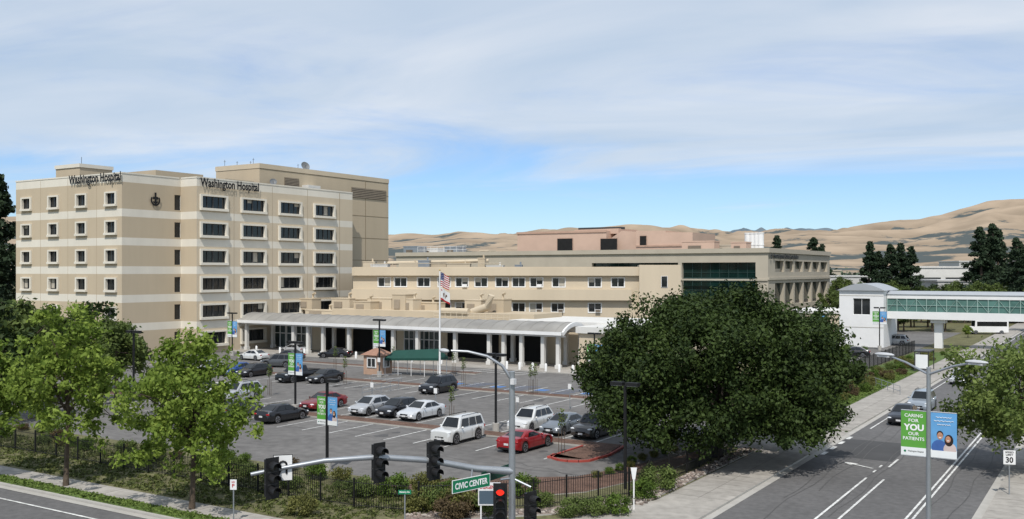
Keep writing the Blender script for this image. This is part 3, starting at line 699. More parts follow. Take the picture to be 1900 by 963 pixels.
struct(hills('far_mountains',5200,8000,6600,.0,90,hillmat('hazy_far_hill',(.15,.185,.21),(.11,.15,.18),.45,.002),nb=200,nr=20,seed=5,rough=3,x0=1150,x1=1650))  # bluish base colours carry painted distance haze

# ---------------- vegetation ----------------
big_leaf=leafmat('oak_foliage',(.012,.024,.007),(.055,.085,.02),.12)
lt_leaf=leafmat('light_foliage',(.09,.15,.02),(.31,.40,.08),.42)
md_leaf=leafmat('mid_foliage',(.045,.07,.018),(.16,.21,.06),.28)
dk_leaf=leafmat('conifer_foliage',(.012,.024,.013),(.045,.07,.035),.1)
sh_leaf=leafmat('shrub_foliage',(.03,.055,.012),(.13,.20,.035),.25)
ol_leaf=leafmat('olive_shrub_foliage',(.06,.065,.02),(.20,.20,.06),.25)
rd_leaf=leafmat('reddish_shrub_foliage',(.05,.035,.02),(.15,.11,.055),.25)
def leafcloud(name,centers,crad,per,size,mt,seed,tones=None,flat=.85,elong=1.5):
    r=np.random.default_rng(seed); centers=np.array(centers); n=len(centers); crad=np.array(crad)
    idx=np.repeat(np.arange(n),per); K=len(idx)
    d=r.normal(size=(K,3)); d/=np.linalg.norm(d,axis=1)[:,None]
    rad=crad[idx]*(r.random(K)**.45)*(1+.25*r.normal(size=K).clip(-1,1.3)*.8)
    P=centers[idx]+d*rad[:,None]*np.array([1,1,flat])
    nrm=d*.6+r.normal(size=(K,3))*.7+np.array([0,0,.35]); nrm/=np.linalg.norm(nrm,axis=1)[:,None]
    a=np.cross(nrm,r.normal(size=(K,3))); a/=np.linalg.norm(a,axis=1)[:,None]; b=np.cross(nrm,a)
    sz=size*(.6+.8*r.random(K))[:,None]
    V=np.stack([P-a*sz*elong*.5,P-b*sz*.42-a*sz*.05,P+a*sz*elong*.5,P+b*sz*.42-a*sz*.05],1).reshape(-1,3).astype(np.float32)
    me=bpy.data.meshes.new(name); me.vertices.add(4*K); me.vertices.foreach_set('co',V.ravel())
    me.loops.add(4*K); me.loops.foreach_set('vertex_index',np.arange(4*K,dtype=np.int32))
    me.polygons.add(K); me.polygons.foreach_set('loop_start',np.arange(0,4*K,4,dtype=np.int32)); 
    try: me.polygons.foreach_set('loop_total',np.full(K,4,dtype=np.int32))
    except Exception: pass
    if tones is None: tones=r.random(n)
    t=(np.array(tones)[idx]*.5+.5*r.random(K)).clip(0,1)
    at_=me.attributes.new('tone','FLOAT','POINT'); at_.data.foreach_set('value',np.repeat(t,4).astype(np.float32))
    me.materials.append(mt); me.update(calc_edges=True); me.validate(); return me
def crown_centers(n,rx,ry,rz,cz,seed,inner=.3,low=-.8,shape=None,wob=.12):
    r=np.random.default_rng(seed); out=[]
    while len(out)<n:
        d=r.normal(size=3); d/=np.linalg.norm(d)
        if d[2]<low: continue
        q=(inner+(1-inner)*r.random()**.5)
        w=1+wob*noise.noise(Vector((d[0]*2.2+seed,d[1]*2.2,d[2]*2.2)))*2
        p=d*q*w; h=p[2]
        sx=1 if shape is None else shape(h)
        out.append((p[0]*rx*sx,p[1]*ry*sx,cz+p[2]*rz))
    return out
def trunkmesh(name,h,r,limbs,mt=bark,seed=0):
    m=M(); rr=random.Random(seed)
    m.tube([(0,0,0),(.03*h*.3,0,h*.15),(0,.02*h,h*.5),(0.02*h,0,h)],[r*1.35,r,r*.85,r*.55],10)
    for (x,y,z) in limbs:
        st_=rr.uniform(.55,.98)*h; mid=(x*.45+rr.uniform(-.2,.2),y*.45+rr.uniform(-.2,.2),st_+(z-st_)*.6)
        m.tube([(0,0,st_),mid,(x,y,z)],[r*.5,r*.3,r*.08],6)
    return m.mesh(name,[mt],True)
# big oak: dense dome with a low skirt
cc=crown_centers(560,8.3,7.9,4.9,5.9,11,inner=.62,low=-.75,wob=.17)
r_=np.random.default_rng(2)
for k in range(120):
    a=r_.uniform(0,6.283); q=r_.uniform(5.2,8.0); cc.append((q*math.cos(a),q*math.sin(a),r_.uniform(2.1,4.2)))
cc=[(x,y,max(z,2.2)) for x,y,z in cc]
big_c=leafcloud('crown',cc,rng.uniform(.55,1.35,len(cc)),250,.165,big_leaf,5)
big_t=trunkmesh('trunk',3.2,.42,[cc[i] for i in range(0,60,4)],mat('dark_bark',(.05,.04,.032),.95,.3,3,bump=.8),3)
gx,gy=at(1328,65)
r_=root('oak_tree',(gx,gy,.05),'very large dense dark green shade tree beside the driveway','tree')
ob('trunk',big_t,r_); ob('crown',big_c,r_,(0,0,-.15))
def street_tree(px,Z,R,ztop,zlow,seed,label,mt,n=95,per=170,size=.2,scale=1,tr=.14,shape=None,name='street_tree',grp='street trees on the verge',cr=(.45,1.05),wob=.3):
    cz=(ztop+zlow)/2; rz=(ztop-zlow)/2
    cc=crown_centers(n,R*.88,R*.88,rz*.9,cz,seed,inner=.3,low=-.95,shape=shape or (lambda h:1.02-.62*max(h,0)**1.1),wob=wob)
    me=leafcloud('crown',cc,np.random.default_rng(seed).uniform(cr[0],cr[1],n)*R/4,per,size,mt,seed)
    tm=trunkmesh('trunk',cz*1.1,tr,[cc[i] for i in range(0,n,6)],seed=seed)
    p=at(px,Z); r_=root(name,(*p,.05),label,'tree',grp); ob('trunk',tm,r_); ob('crown',me,r_); return me,tm
street_tree(122,56,3.5,10.9,2.3,21,'tall light green street tree with airy pointed crown',lt_leaf,n=150,per=72,size=.18,cr=(.35,.9),wob=.42)
street_tree(356,50.5,3.85,9.4,1.5,33,'broad bright green street tree on the verge',lt_leaf,n=175,per=75,size=.175,cr=(.35,.9),wob=.42)
street_tree(-16,58,2.6,8.8,2.2,45,'bright green street tree partly cut off',lt_leaf,n=80,per=72,cr=(.4,.9))
street_tree(1912,60,5.3,7.7,1.1,57,'olive green street tree spreading over the footway',leafmat('olive_street_foliage',(.07,.11,.025),(.22,.28,.08),.35),n=190,per=110,size=.18,shape=lambda h:1,cr=(.4,.9),wob=.4)
def place_tree(px,Z,meshes,sc,label,name='tree',grp='trees around the hospital',rot=None,szz=None):
    p=at(px,Z); r_=root(name,(*p,0),label,'tree',grp,rot=random.random()*6.28 if rot is None else rot,scale=(sc,sc,szz or sc))
    ob('trunk',meshes[1],r_); ob('crown',meshes[0],r_)
def gen(n,R,zt,zl,seed,mt,per=120,size=.3,shape=None,tr=.2):
    cz=(zt+zl)/2; rz=(zt-zl)/2
    cc=crown_centers(n,R*.85,R*.85,rz*.9,cz,seed,inner=.35,low=-.9,shape=shape,wob=.25)
    return leafcloud('crown',cc,np.random.default_rng(seed).uniform(.7,1.3,n)*R/4.2,per,size,mt,seed),trunkmesh('trunk',cz,tr,[cc[i] for i in range(0,n,9)],seed=seed)
G1=gen(45,4,9,2,71,md_leaf); G2=gen(45,4,8,1.5,72,big_leaf); G3=gen(40,3,7,1.5,73,lt_leaf)
def conifer(n,R,h,seed,mt=dk_leaf,per=90,size=.35):
    r=np.random.default_rng(seed); cc=[];cr=[]
    for i in range(n):
        t=r.random()**.85; z=h*(.06+.92*t); w=R*(1-t)**.6*(.7+.5*r.random()); a=r.random()*6.28; q=w*(.35+.65*r.random())
        cc.append((q*math.cos(a),q*math.sin(a),z)); cr.append(max(.4,R*.32*(1-t*.6)))
    return leafcloud('crown',cc,cr,per,size,mt,seed,flat=.6),trunkmesh('trunk',h*.95,.3,[],seed=seed)
C1=conifer(120,4.2,18,81); C2=conifer(110,3.7,17,82)
place_tree(180,100,G2,1.15,'dark green tree behind the street trees'); place_tree(215,92,G1,.9,'green tree behind the street trees'); place_tree(30,90,G1,1.1,'green tree near the tower base')
place_tree(300,84,G3,.7,'small light green tree in the car park'); place_tree(-20,80,G2,1.25,'dark green tree near the tower base')
place_tree(70,98,G1,1.0,'green tree near the tower base')
place_tree(-4,165,C1,1.62,'very tall dark conifer beside the tower','conifer_tree'); place_tree(-25,175,C1,1.5,'very tall dark conifer beside the tower','conifer_tree')
for px,Z,top,m_ in ((1817,250,420,C2),(1842,252,414,C1),(1853,262,425,C2),(1615,262,447,C2),(1630,270,465,C1),(1652,264,452,C1),(1672,266,450,C2),(1691,262,456,C1),(1886,235,440,C1),(1901,230,458,C2),(1441,330,436,C2),(1509,330,440,C2),(1525,340,452,C1),(1925,240,432,C1)):
    z=zz(top,Z); hh=18 if m_ is C1 else 17; sc=z/hh; place_tree(px,Z,m_,sc,'tall dark conifer beyond the footbridge','conifer_tree','dark conifers beyond the footbridge')
rr=random.Random(4)
for i in range(72):
    px=1545+rr.random()*420; Z=rr.choice([200,215,235,255,290]); 
    if 1755<px<1900 and Z<225: Z=235
    place_tree(px,Z,rr.choice([G1,G2,G1,G3,G1]),rr.uniform(.6,1.15),'rounded green tree beyond the footbridge',grp='rounded trees beyond the footbridge')
for px,Z,sc in ((1750,205,.95),(1690,215,.9),(1600,225,.9),(1796,182,.35),(1775,260,1.1),(1870,240,.8),(1560,300,1.2),(1585,235,.7)):
    place_tree(px,Z,rr.choice([G1,G3,G2]),sc,'rounded green tree beyond the footbridge',grp='rounded trees beyond the footbridge')
r=np.random.default_rng(9); cc=[];
for i in range(900):
    px=r.uniform(700,2300); Z=r.uniform(450,1050); u,v=at(px,Z); cc.append((u,v,r.uniform(2,8)))
me=leafcloud('woodland',cc,r.uniform(4,8,900),40,2.6,leafmat('far_foliage',(.045,.065,.045),(.11,.14,.09),.1),9,elong=1.2)
o=ob('woodland',me); o['kind']='stuff'; tag(o,'distant belt of town trees below the hills','woodland')
def shrubmesh(seed,mt,n=22,per=110,size=.075):
    r=np.random.default_rng(seed); cc=[]
    for i in range(n):
        d=r.normal(size=3); d/=np.linalg.norm(d); cc.append((d[0]*.62,d[1]*.62,.62+abs(d[2])*.35*1 if d[2]>-.2 else .4))
    return leafcloud('shrub',cc,r.uniform(.22,.38,n),per,size,mt,seed)
S1=shrubmesh(91,sh_leaf); S2=shrubmesh(92,ol_leaf); S3=shrubmesh(93,rd_leaf); S4=shrubmesh(94,md_leaf)
def shrub(u,v,sc,me,label,grp='clipped shrubs along the fence',zs=None):
    o=ob('shrub',me,None,(u,v,.02),rr.random()*6.28,(sc,sc,zs or sc)); tag(o,label,'shrub',grp)
for px,py,sc,me in ((585,892,.95,S1),(670,925,1.1,S4),(730,925,1.15,S1),(800,950,1.2,S4),(775,955,1.0,S2),(975,925,1.1,S1),(1060,962,.95,S4),(1102,960,.95,S4),(1149,958,.95,S1),(1220,912,1.35,S4),(1196,930,1.0,S1),(850,958,1.3,S2),(1000,945,.9,S4),(905,958,1.2,S4),(830,935,1.1,S1),(560,960,1.0,S2),(880,950,1.0,S3),(840,968,1.2,S3),(790,925,1.2,S2)):
    u,v=gnd(px,py); shrub(u,v,sc,me,'rounded green shrub near the iron fence')
for i in range(40):
    u=-90+58*i/40+rr.uniform(-.6,.6); shrub(u,rr.uniform(40,43.8),rr.uniform(.45,.95),rr.choice([S1,S4,S2,S4,S3]),'rounded green shrub near the iron fence')
for i in range(60):
    v=90+66*i/60; u=rr.uniform(-26,-22.3); shrub(u,v,rr.uniform(.5,1.15),rr.choice([S2,S3,S1,S1,S4,S2]),'mixed green and russet shrub on the bank','shrubs on the roadside bank')
for i in range(9): shrub(-26.5+rr.uniform(-.5,.5),52+i*1.3,.45,rr.choice([S1,S2]),'small low shrub in bark mulch','low shrubs in bark mulch')
for i in range(16): shrub(rr.uniform(-36,-32),129+i*1.6,rr.uniform(1,1.3),S1,'dense green hedge shrub beside the stair tower','hedge shrubs')
r=np.random.default_rng(12); n=3600
cc=np.stack([r.uniform(-85,-30,n),r.uniform(35.2,42,n),np.full(n,.14)],1)
keep=(cc[:,1]>35.2+np.maximum(0,(cc[:,0]+34))*1.0); cc=cc[keep]
me=leafcloud('ground_cover',cc,np.full(len(cc),.22),9,.12,leafmat('groundcover_leaf',(.04,.055,.02),(.15,.17,.05),.2),13,flat=.4)
o=ob('ground_cover',me); o['kind']='stuff'; tag(o,'low dry groundcover and grass on the verge','ground cover')
cc=np.concatenate([np.stack([r.uniform(-27,-21.5,2600),r.uniform(80,125,2600),np.full(2600,.14)],1),np.stack([r.uniform(-85,-34.2,1500),r.uniform(32.4,33.3,1500),np.full(1500,.12)],1)])
me=leafcloud('grass',cc,np.full(len(cc),.25),9,.12,leafmat('grass_leaf',(.06,.10,.02),(.18,.25,.06),.2),14,flat=.35)
o=ob('grass',me); o['kind']='stuff'; tag(o,'rough green grass on the roadside bank and verge','grass')
r=np.random.default_rng(15); mm=M()
for i in range(900):
    t=r.random(); 
    if t<.35: k=t/.35; x,y=-30+k*6+r.uniform(-.9,.0),38.6+k*4.9+r.uniform(-.2,.4)
    else: k=(t-.35)/.65; x,y=-22.0+r.uniform(-.4,.5),47+k*19
    q=r.uniform(.05,.15); mm.ell(x,y,.17,q,q*r.uniform(.7,1.2),q*.7,int(r.integers(0,3)),5,3)
o=ob('gravel_stones',mm.mesh('gravel_stones',[mat('stone',(.24,.19,.16),.9,.3,2),mat('stone_pale',(.36,.32,.28),.9,.2,2),mat('stone_dark',(.12,.10,.09),.9,.3,2)])); o['kind']='stuff'; tag(o,'loose brown and grey stones beside the pavement','stones')
sap_c=leafcloud('crown',[(0,0,2.2+.25*i) for i in range(5)],[.35]*5,30,.11,md_leaf,44); sap_t=M().tube([(0,0,0),(0,0,2.9)],[.03,.02],6).tube([(.25,0,0),(.25,0,1.7)],.025,5,1).tube([(-.25,0,0),(-.25,0,1.7)],.025,5,1).mesh('trunk',[bark,bark])
for px,py in ((842,700),(860,718),(985,735),(1042,845),(993,733),(838,790),(622,690),(640,715),(500,735),(730,690),(1090,760)):
    u,v=gnd(px,py); r_=root('sapling',(u,v,.1),'thin staked sapling in a bark planting strip','tree','staked saplings in the car park',scale=.9); ob('trunk',sap_t,r_); ob('crown',sap_c,r_)

# ---------------- cars ----------------
CT={
 'sedan':dict(L=4.75,W=1.82,top=[(2.37,.50),(2.25,.68),(1.9,.80),(.95,.97),(-1.0,1.0),(-1.7,1.04),(-2.2,1.02),(-2.36,.72)],gh=(1.0,.15,-1.0,-1.85),zr=1.45,zb=.97,wb=(1.45,-1.35),r=.33),
 'coupe':dict(L=4.8,W=1.9,top=[(2.4,.50),(2.3,.72),(1.9,.84),(.9,.98),(-1.0,1.03),(-1.8,1.08),(-2.25,1.05),(-2.4,.7)],gh=(.85,.0,-.9,-1.75),zr=1.36,zb=.98,wb=(1.5,-1.4),r=.36),
 'suv':dict(L=4.65,W=1.88,top=[(2.32,.55),(2.22,.85),(1.9,.98),(1.05,1.08),(-1.0,1.1),(-2.1,1.12),(-2.28,1.0),(-2.32,.7)],gh=(1.1,.45,-1.75,-2.2),zr=1.72,zb=1.07,wb=(1.42,-1.35),r=.37),
 'boxy':dict(L=4.6,W=1.85,top=[(2.3,.6),(2.26,.95),(1.95,1.06),(1.05,1.12),(-1.0,1.12),(-2.15,1.12),(-2.28,1.05),(-2.3,.7)],gh=(1.05,.6,-2.0,-2.22),zr=1.83,zb=1.1,wb=(1.42,-1.3),r=.40),
 'hatch':dict(L=4.5,W=1.78,top=[(2.25,.50),(2.12,.70),(1.8,.84),(1.0,.99),(-1.0,1.03),(-1.95,1.06),(-2.2,.95),(-2.25,.65)],gh=(1.15,.3,-1.35,-2.1),zr=1.50,zb=.98,wb=(1.38,-1.3),r=.33),
 'pickup':dict(L=5.7,W=1.98,top=[(2.85,.65),(2.78,1.0),(2.4,1.12),(1.4,1.18),(-.4,1.18),(-.6,1.18),(-2.75,1.18),(-2.85,.75)],gh=(1.45,.85,-.45,-.65),zr=1.88,zb=1.16,wb=(1.9,-1.75),r=.41),
}
CM={}
def carparts(kind):
    if kind in CM: return CM[kind]
    t=CT[kind]; L=t['L'];W=t['W'];hw=W/2;rw=t['r'];Ra=rw+.06
    xs=set(np.linspace(-L/2,L/2,25).tolist())
    for w in t['wb']:
        for a in np.linspace(-Ra,Ra,11): xs.add(w+a)
        xs.add(w+Ra+.01); xs.add(w-Ra-.01)
    for x,z in t['top']: 
        if abs(x)<L/2: xs.add(x)
    xs=sorted(xs); tx=[p[0] for p in t['top']][::-1]; tz=[p[1] for p in t['top']][::-1]
    m=M(); rings=[]
    for x in xs:
        zt=float(np.interp(x,tx,tz)); e=abs(x)/(L/2); h_=hw*(1-.16*max(0,(e-.8)/.2)**2.2); zb=.2+.12*max(0,(e-.85)/.15)
        for w in t['wb']:
            if abs(x-w)<Ra: zb=max(zb,rw+math.sqrt(Ra*Ra-(x-w)**2))
        zb=min(zb,zt-.12)
        hf=[(0,zb),(h_*.9,zb),(h_*.985,zb+.03),(h_,zb+(zt-zb)*.45),(h_*.985,zt-.14 if zt-.14>zb+(zt-zb)*.5 else zb+(zt-zb)*.7),(h_*.9,zt-.03),(h_*.6,zt+.015),(0,zt+.03)]
        rings.append([(x,y,z) for y,z in hf]+[(x,-y,z) for y,z in hf[-2:0:-1]])
    n=len(rings[0]); vs=[p for r_ in rings for p in r_]; fs=[]
    for i in range(len(rings)-1):
        for k in range(n): fs.append((i*n+k,i*n+(k+1)%n,(i+1)*n+(k+1)%n,(i+1)*n+k))
    fs.append(tuple(range(n-1,-1,-1))); fs.append(tuple(range((len(rings)-1)*n,len(rings)*n)))
    m.add(vs,fs)
    A,B,C_,D=t['gh']; zr=t['zr']; zb=t['zb']-.02; hb=hw*.92; ht=hw*.74
    st_=[(A,zb,hb),(B,zr,ht),((B+C_)/2,zr+.03,ht*1.02),(C_,zr-.01,ht),(D,zb+.02,hb)]
    rg=[]
    for i,(x,z,h_) in enumerate(st_):
        if i in(0,4): rg.append([(x,hb,zb-.02),(x,hb,zb),(x,hb-.1,zb+.01),(x,0,zb+.03),(x,-hb+.1,zb+.01),(x,-hb,zb),(x,-hb,zb-.02)])
        else: rg.append([(x,hb,zb-.02),(x,ht,z-.07),(x,ht-.13,z),(x,0,z+.02),(x,-ht+.13,z),(x,-ht,z-.07),(x,-hb,zb-.02)])
    n=7; vs=[p for r_ in rg for p in r_]; fs=[]
    for i in range(4):
        for k in range(6): fs.append((i*n+k+1,i*n+k,(i+1)*n+k,(i+1)*n+k+1))
    m.add(vs,fs)
    m.box(L/2-.12,L/2+.005,-hw*.5,hw*.5,.28,.42,1); m.box(L/2-.2,L/2-.0,-hw*.42,hw*.42,.5,.62,1)
    m.box(-L/2-.005,-L/2+.1,-hw*.7,hw*.7,.26,.4,1)
    for sy in (1,-1):
        for w in t['wb']: m.box(w-Ra*.95,w+Ra*.95,sy*(hw-.5),sy*(hw-.28),.3,rw+Ra*.6,1)
        for xx in (A-.15,(A+D)/2+.1,D+.55): m.box(xx-.008,xx+.008,sy*hw*.90,sy*(hw+.003),.34,t['zb']-.16,1)
        m.box(t['wb'][1]+Ra+.05,t['wb'][0]-Ra-.05,sy*(hw-.1),sy*(hw-.012),.19,.27,1)
    if kind in('suv','boxy'):
        for sy in (1,-1): m.tube([(B-.3,sy*(ht-.12),zr+.0),(B-.35,sy*(ht-.12),zr+.08),(C_+.3,sy*(ht-.12),zr+.08),(C_+.25,sy*(ht-.12),zr)],.025,5,1)
    if kind=='pickup': m.box(-2.7,-.75,-hw+.15,hw-.15,1.19,1.225,1)
    parts={}
    def lerp(a,b,t_): return tuple(a[i]+(b[i]-a[i])*t_ for i in range(3))
    def panel(q,s0,s1,t0,t1,off=.014):
        P=lambda s_,t_: Vector(lerp(lerp(q[0],q[1],s_),lerp(q[3],q[2],s_),t_))
        a,b,c3,d=P(s0,t0),P(s1,t0),P(s1,t1),P(s0,t1); nn=(b-a).cross(d-a).normalized()*off
        return M().quad(a+nn,b+nn,c3+nn,d+nn)
    z0=zb+.03
    fr=[(A,-hb+.1,zb+.02),(A,hb-.1,zb+.02),(B,ht-.13,zr),(B,-ht+.13,zr)]
    parts['windscreen']=panel(fr,.03,.97,.06,.93,.02)
    re=[(D,hb-.1,zb+.03),(D,-hb+.1,zb+.03),(C_,-ht+.13,zr-.01),(C_,ht-.13,zr-.01)]
    parts['rear_window']=panel(re,.05,.95,.12 if kind!='sedan' else .05,.9,.02)
    sw=[]
    for sy in (1,-1):
        q=[(A-.05,sy*hb,z0),(D+.05,sy*hb,z0),(C_,sy*ht,zr-.09),(B,sy*ht,zr-.09)]
        if sy==-1: q=[q[1],q[0],q[3],q[2]]
        if kind in('suv','boxy'): ss=[(.06,.36),(.39,.66),(.69,.94)]
        elif kind=='coupe': ss=[(.1,.72)]
        else: ss=[(.08,.47),(.50,.88)]
        if sy==-1: ss=[(1-b,1-a) for a,b in ss]
        for a,b in ss: sw.append(panel(q,a,b,.06,.95,.022))
    ty=M(); 
    prf=[(-.11,rw*.8),(-.11,rw*.96),(-.08,rw),(.08,rw),(.11,rw*.96),(.11,rw*.8)]
    nn=20; vs=[];fs=[]
    for (y,q) in prf:
        for k in range(nn): a=2*math.pi*k/nn; vs.append((q*math.cos(a),y,q*math.sin(a)))
    for i in range(len(prf)-1):
        for k in range(nn): fs.append((i*nn+k,i*nn+(k+1)%nn,(i+1)*nn+(k+1)%nn,(i+1)*nn+k))
    for base in (0,5*nn): fs.append(tuple(base+k for k in range(nn)))
    ty.add(vs,fs)
    ri=M()
    for k in range(5):
        a=2*math.pi*k/5
        for sy in (1,-1):
            p=[(math.cos(a-.28)*.05,sy*.118,math.sin(a-.28)*.05),(math.cos(a-.22)*rw*.68,sy*.118,math.sin(a-.22)*rw*.68),(math.cos(a+.22)*rw*.68,sy*.118,math.sin(a+.22)*rw*.68),(math.cos(a+.28)*.05,sy*.118,math.sin(a+.28)*.05)]
            ri.add(p,[(0,1,2,3)])
    for sy in (1,-1):
        vs=[];fs=[]
        for k in range(nn):
            a=2*math.pi*k/nn; vs+= [(math.cos(a)*rw*.62,sy*.12,math.sin(a)*rw*.62),(math.cos(a)*rw*.76,sy*.116,math.sin(a)*rw*.76)]
        for k in range(nn): j=(k+1)%nn; fs.append((2*k,2*k+1,2*j+1,2*j))
        ri.add(vs,fs)
    me={}
    me['body']=m
    me['windscreen']=parts['windscreen'].mesh('windscreen',[carglass]); me['rear_window']=parts['rear_window'].mesh('rear_window',[carglass])
    me['side_window']=[q.mesh('side_window',[carglass]) for q in sw]
    me['tyre']=ty.mesh('tyre',[rubber],True); me['rim']=ri.mesh('rim',[rimm])
    zf=float(np.interp(L/2-.25,tx,tz))
    me['headlight']=M().ell(0,0,0,.17,.22,.075,0,10,6).mesh('headlight',[chrome],True)
    me['tail']=M().ell(0,0,0,.09,.2,.085 if kind not in('suv','boxy') else .16,0,10,6).mesh('tail_light',[tail],True)
    me['mirror']=M().ell(0,0,0,.07,.11,.08,0,8,6)
    me['plate']=M().box(-.01,.01,-.18,.18,-.07,.07).mesh('number_plate',[plate])
    me['zf']=zf
    CM[kind]=me; return me
BODY={}
def car(u,v,kind,colname,col,label,heading=-90,cat='car',grp='cars parked in the hospital car park',metal=.3,lit=False,name='parked_car'):
    me=carparts(kind); t=CT[kind]; L=t['L'];hw=t['W']/2
    pm=mat('car_paint_'+colname,col,.28,.04,1,metal=metal,spec=.5,coat=.6)
    k=(kind,colname)
    if k not in BODY: BODY[k]=(me['body'].mesh('car_body',[pm,black],True),me['mirror'].mesh('mirror',[pm],True))
    b,mi=BODY[k]
    r_=root(name,(u,v,.025),label,cat,grp,rot=math.radians(heading))
    ob('body',b,r_); ob('windscreen',me['windscreen'],r_); ob('rear_window',me['rear_window'],r_)
    for q in me['side_window']: ob('side_window',q,r_)
    for w in t['wb']:
        for sy in (1,-1):
            wh=ob('wheel',me['tyre'],r_,(w,sy*(hw-.105),t['r'])); ob('rim',me['rim'],wh)
    for sy in (1,-1):
        ob('headlight',me['headlight'],r_,(L/2-.2,sy*(hw*.74),me['zf']-.11)); ob('tail_light',me['tail'],r_,(-L/2+.1,sy*hw*.76,t['zb']-.18))
        ob('mirror',mi,r_,(t['gh'][0]-.25,sy*(hw+.06),t['zb']+.05))
    ob('number_plate',me['plate'],r_,(L/2+.012,0,.46)); ob('number_plate',me['plate'],r_,(-L/2-.012,0,.62))
BK=(.012,.012,.014);SV=(.42,.43,.44);WH=(.68,.68,.66);RD=(.30,.012,.015);GY=(.075,.08,.085);BL=(.02,.08,.28);DG=(.055,.05,.045)
V1=65.6;V2=58.3;V3=80.4
car(-33.9,V1,'suv','bronze',DG,'dark grey brown crossover parked nose out'); car(-36.7,V1+.2,'sedan','steel',(.16,.18,.20),'blue grey sedan parked nose out',-91); car(-39.5,V1-.1,'suv','white',WH,'white crossover parked nose out',-89)
car(-50.4,V1,'sedan','white_silver',(.6,.61,.62),'pale silver sedan parked nose out',-91); car(-53.1,V1+.25,'hatch','black',BK,'black hatchback parked nose out'); car(-55.9,V1-.1,'hatch','silver',SV,'silver hatchback parked nose out',-88)
car(-61.6,V1,'sedan','dark_red',(.2,.012,.015),'dark red sedan parked nose out'); car(-72.5,V1,'suv','silver',SV,'silver crossover parked in the car park'); car(-75.5,V1,'sedan','white',WH,'white sedan partly hidden by a tree'); car(-78.2,V1,'sedan','grey',GY,'dark grey sedan partly hidden by a tree')
car(-41.4,V2,'boxy','white',WH,'boxy white sport utility vehicle with roof rack',-91); car(-35.6,V2,'coupe','red',RD,'bright red two door coupe',heading=88)
car(-59.4,V2,'sedan','black',BK,'black sedan parked across from the red car',90); car(-64.5,V2,'hatch','grey',GY,'dark grey hatchback partly hidden by a tree',90)
car(-59.6,V3,'suv','black',BK,'black crossover parked beside the ramp'); car(-76.0,V3+.8,'sedan','black',BK,'black sedan parked by the planting strip'); car(-79.3,V3,'pickup','black',BK,'black pickup truck with covered bed'); car(-90.5,V3+1,'sedan','blue',BL,'blue sedan partly hidden by a tree'); car(-96,V3+1,'hatch','silver',SV,'silver hatchback partly hidden by a tree'); car(-87.5,V3+1,'hatch','black',BK,'black hatchback partly hidden by a tree')
for px,py,k,cn,cl,lb,hd in ((622,664,'sedan','black',BK,'black sedan waiting by the entrance canopy',200),(545,656,'sedan','silver',SV,'silver sedan under the entrance canopy',180),(518,681,'suv','grey',GY,'dark crossover near the entrance',200),(537,668,'sedan','grey',GY,'dark grey sedan near the entrance',180),(470,668,'sedan','white',WH,'white sedan near the entrance canopy',180),(1583,662,'sedan','black',BK,'black sedan in the rear car park',190),(1660,640,'suv','silver',SV,'silver crossover in the rear car park',180)):
    u,v=gnd(px,py); car(u,v,k,cn,cl,lb,hd)
for px,py,k,cn,cl,lb in ((1662,789,'sedan','black',BK,'black sedan driving along the side road'),(1690,764,'suv','blue_silver',(.30,.34,.38),'pale blue silver crossover driving along the side road'),(1772,714,'hatch','silver',SV,'silver hatchback driving along the side road')):
    u,v=gnd(px,py); car(-15.3,v+1.8,k,cn,cl,lb,-90,grp='cars driving along the side road',name='moving_car')
u,v=gnd(1832,620)
r_=root('shuttle_bus',(u,v,.03),'white shuttle bus parked beyond the footbridge','bus',rot=math.radians(205))
m=M().xprism([(-3.6,.4),(-3.6,2.9),(-3.4,3.05),(2.2,3.05),(2.6,2.7),(2.7,1.5),(3.6,1.3),(3.7,.4)][::-1],-1.1,1.1); ob('body',m.mesh('body',[white]),r_)
for sy in (1.11,-1.11): ob('side_window',M().box(-3.3,2.3,sy-.008,sy+.008,1.6,2.5).mesh('side_window',[carglass]),r_)
ob('windscreen',M().quad((2.615,-1,2.66),(2.715,-1,1.5),(2.715,1,1.5),(2.615,1,2.66)).mesh('windscreen',[carglass]),r_)
for w in (-2.3,2.5):
    for sy in (1,-1): wh=ob('wheel',carparts('boxy')['tyre'],r_,(w,sy*1.02,.4)); ob('rim',carparts('boxy')['rim'],wh)

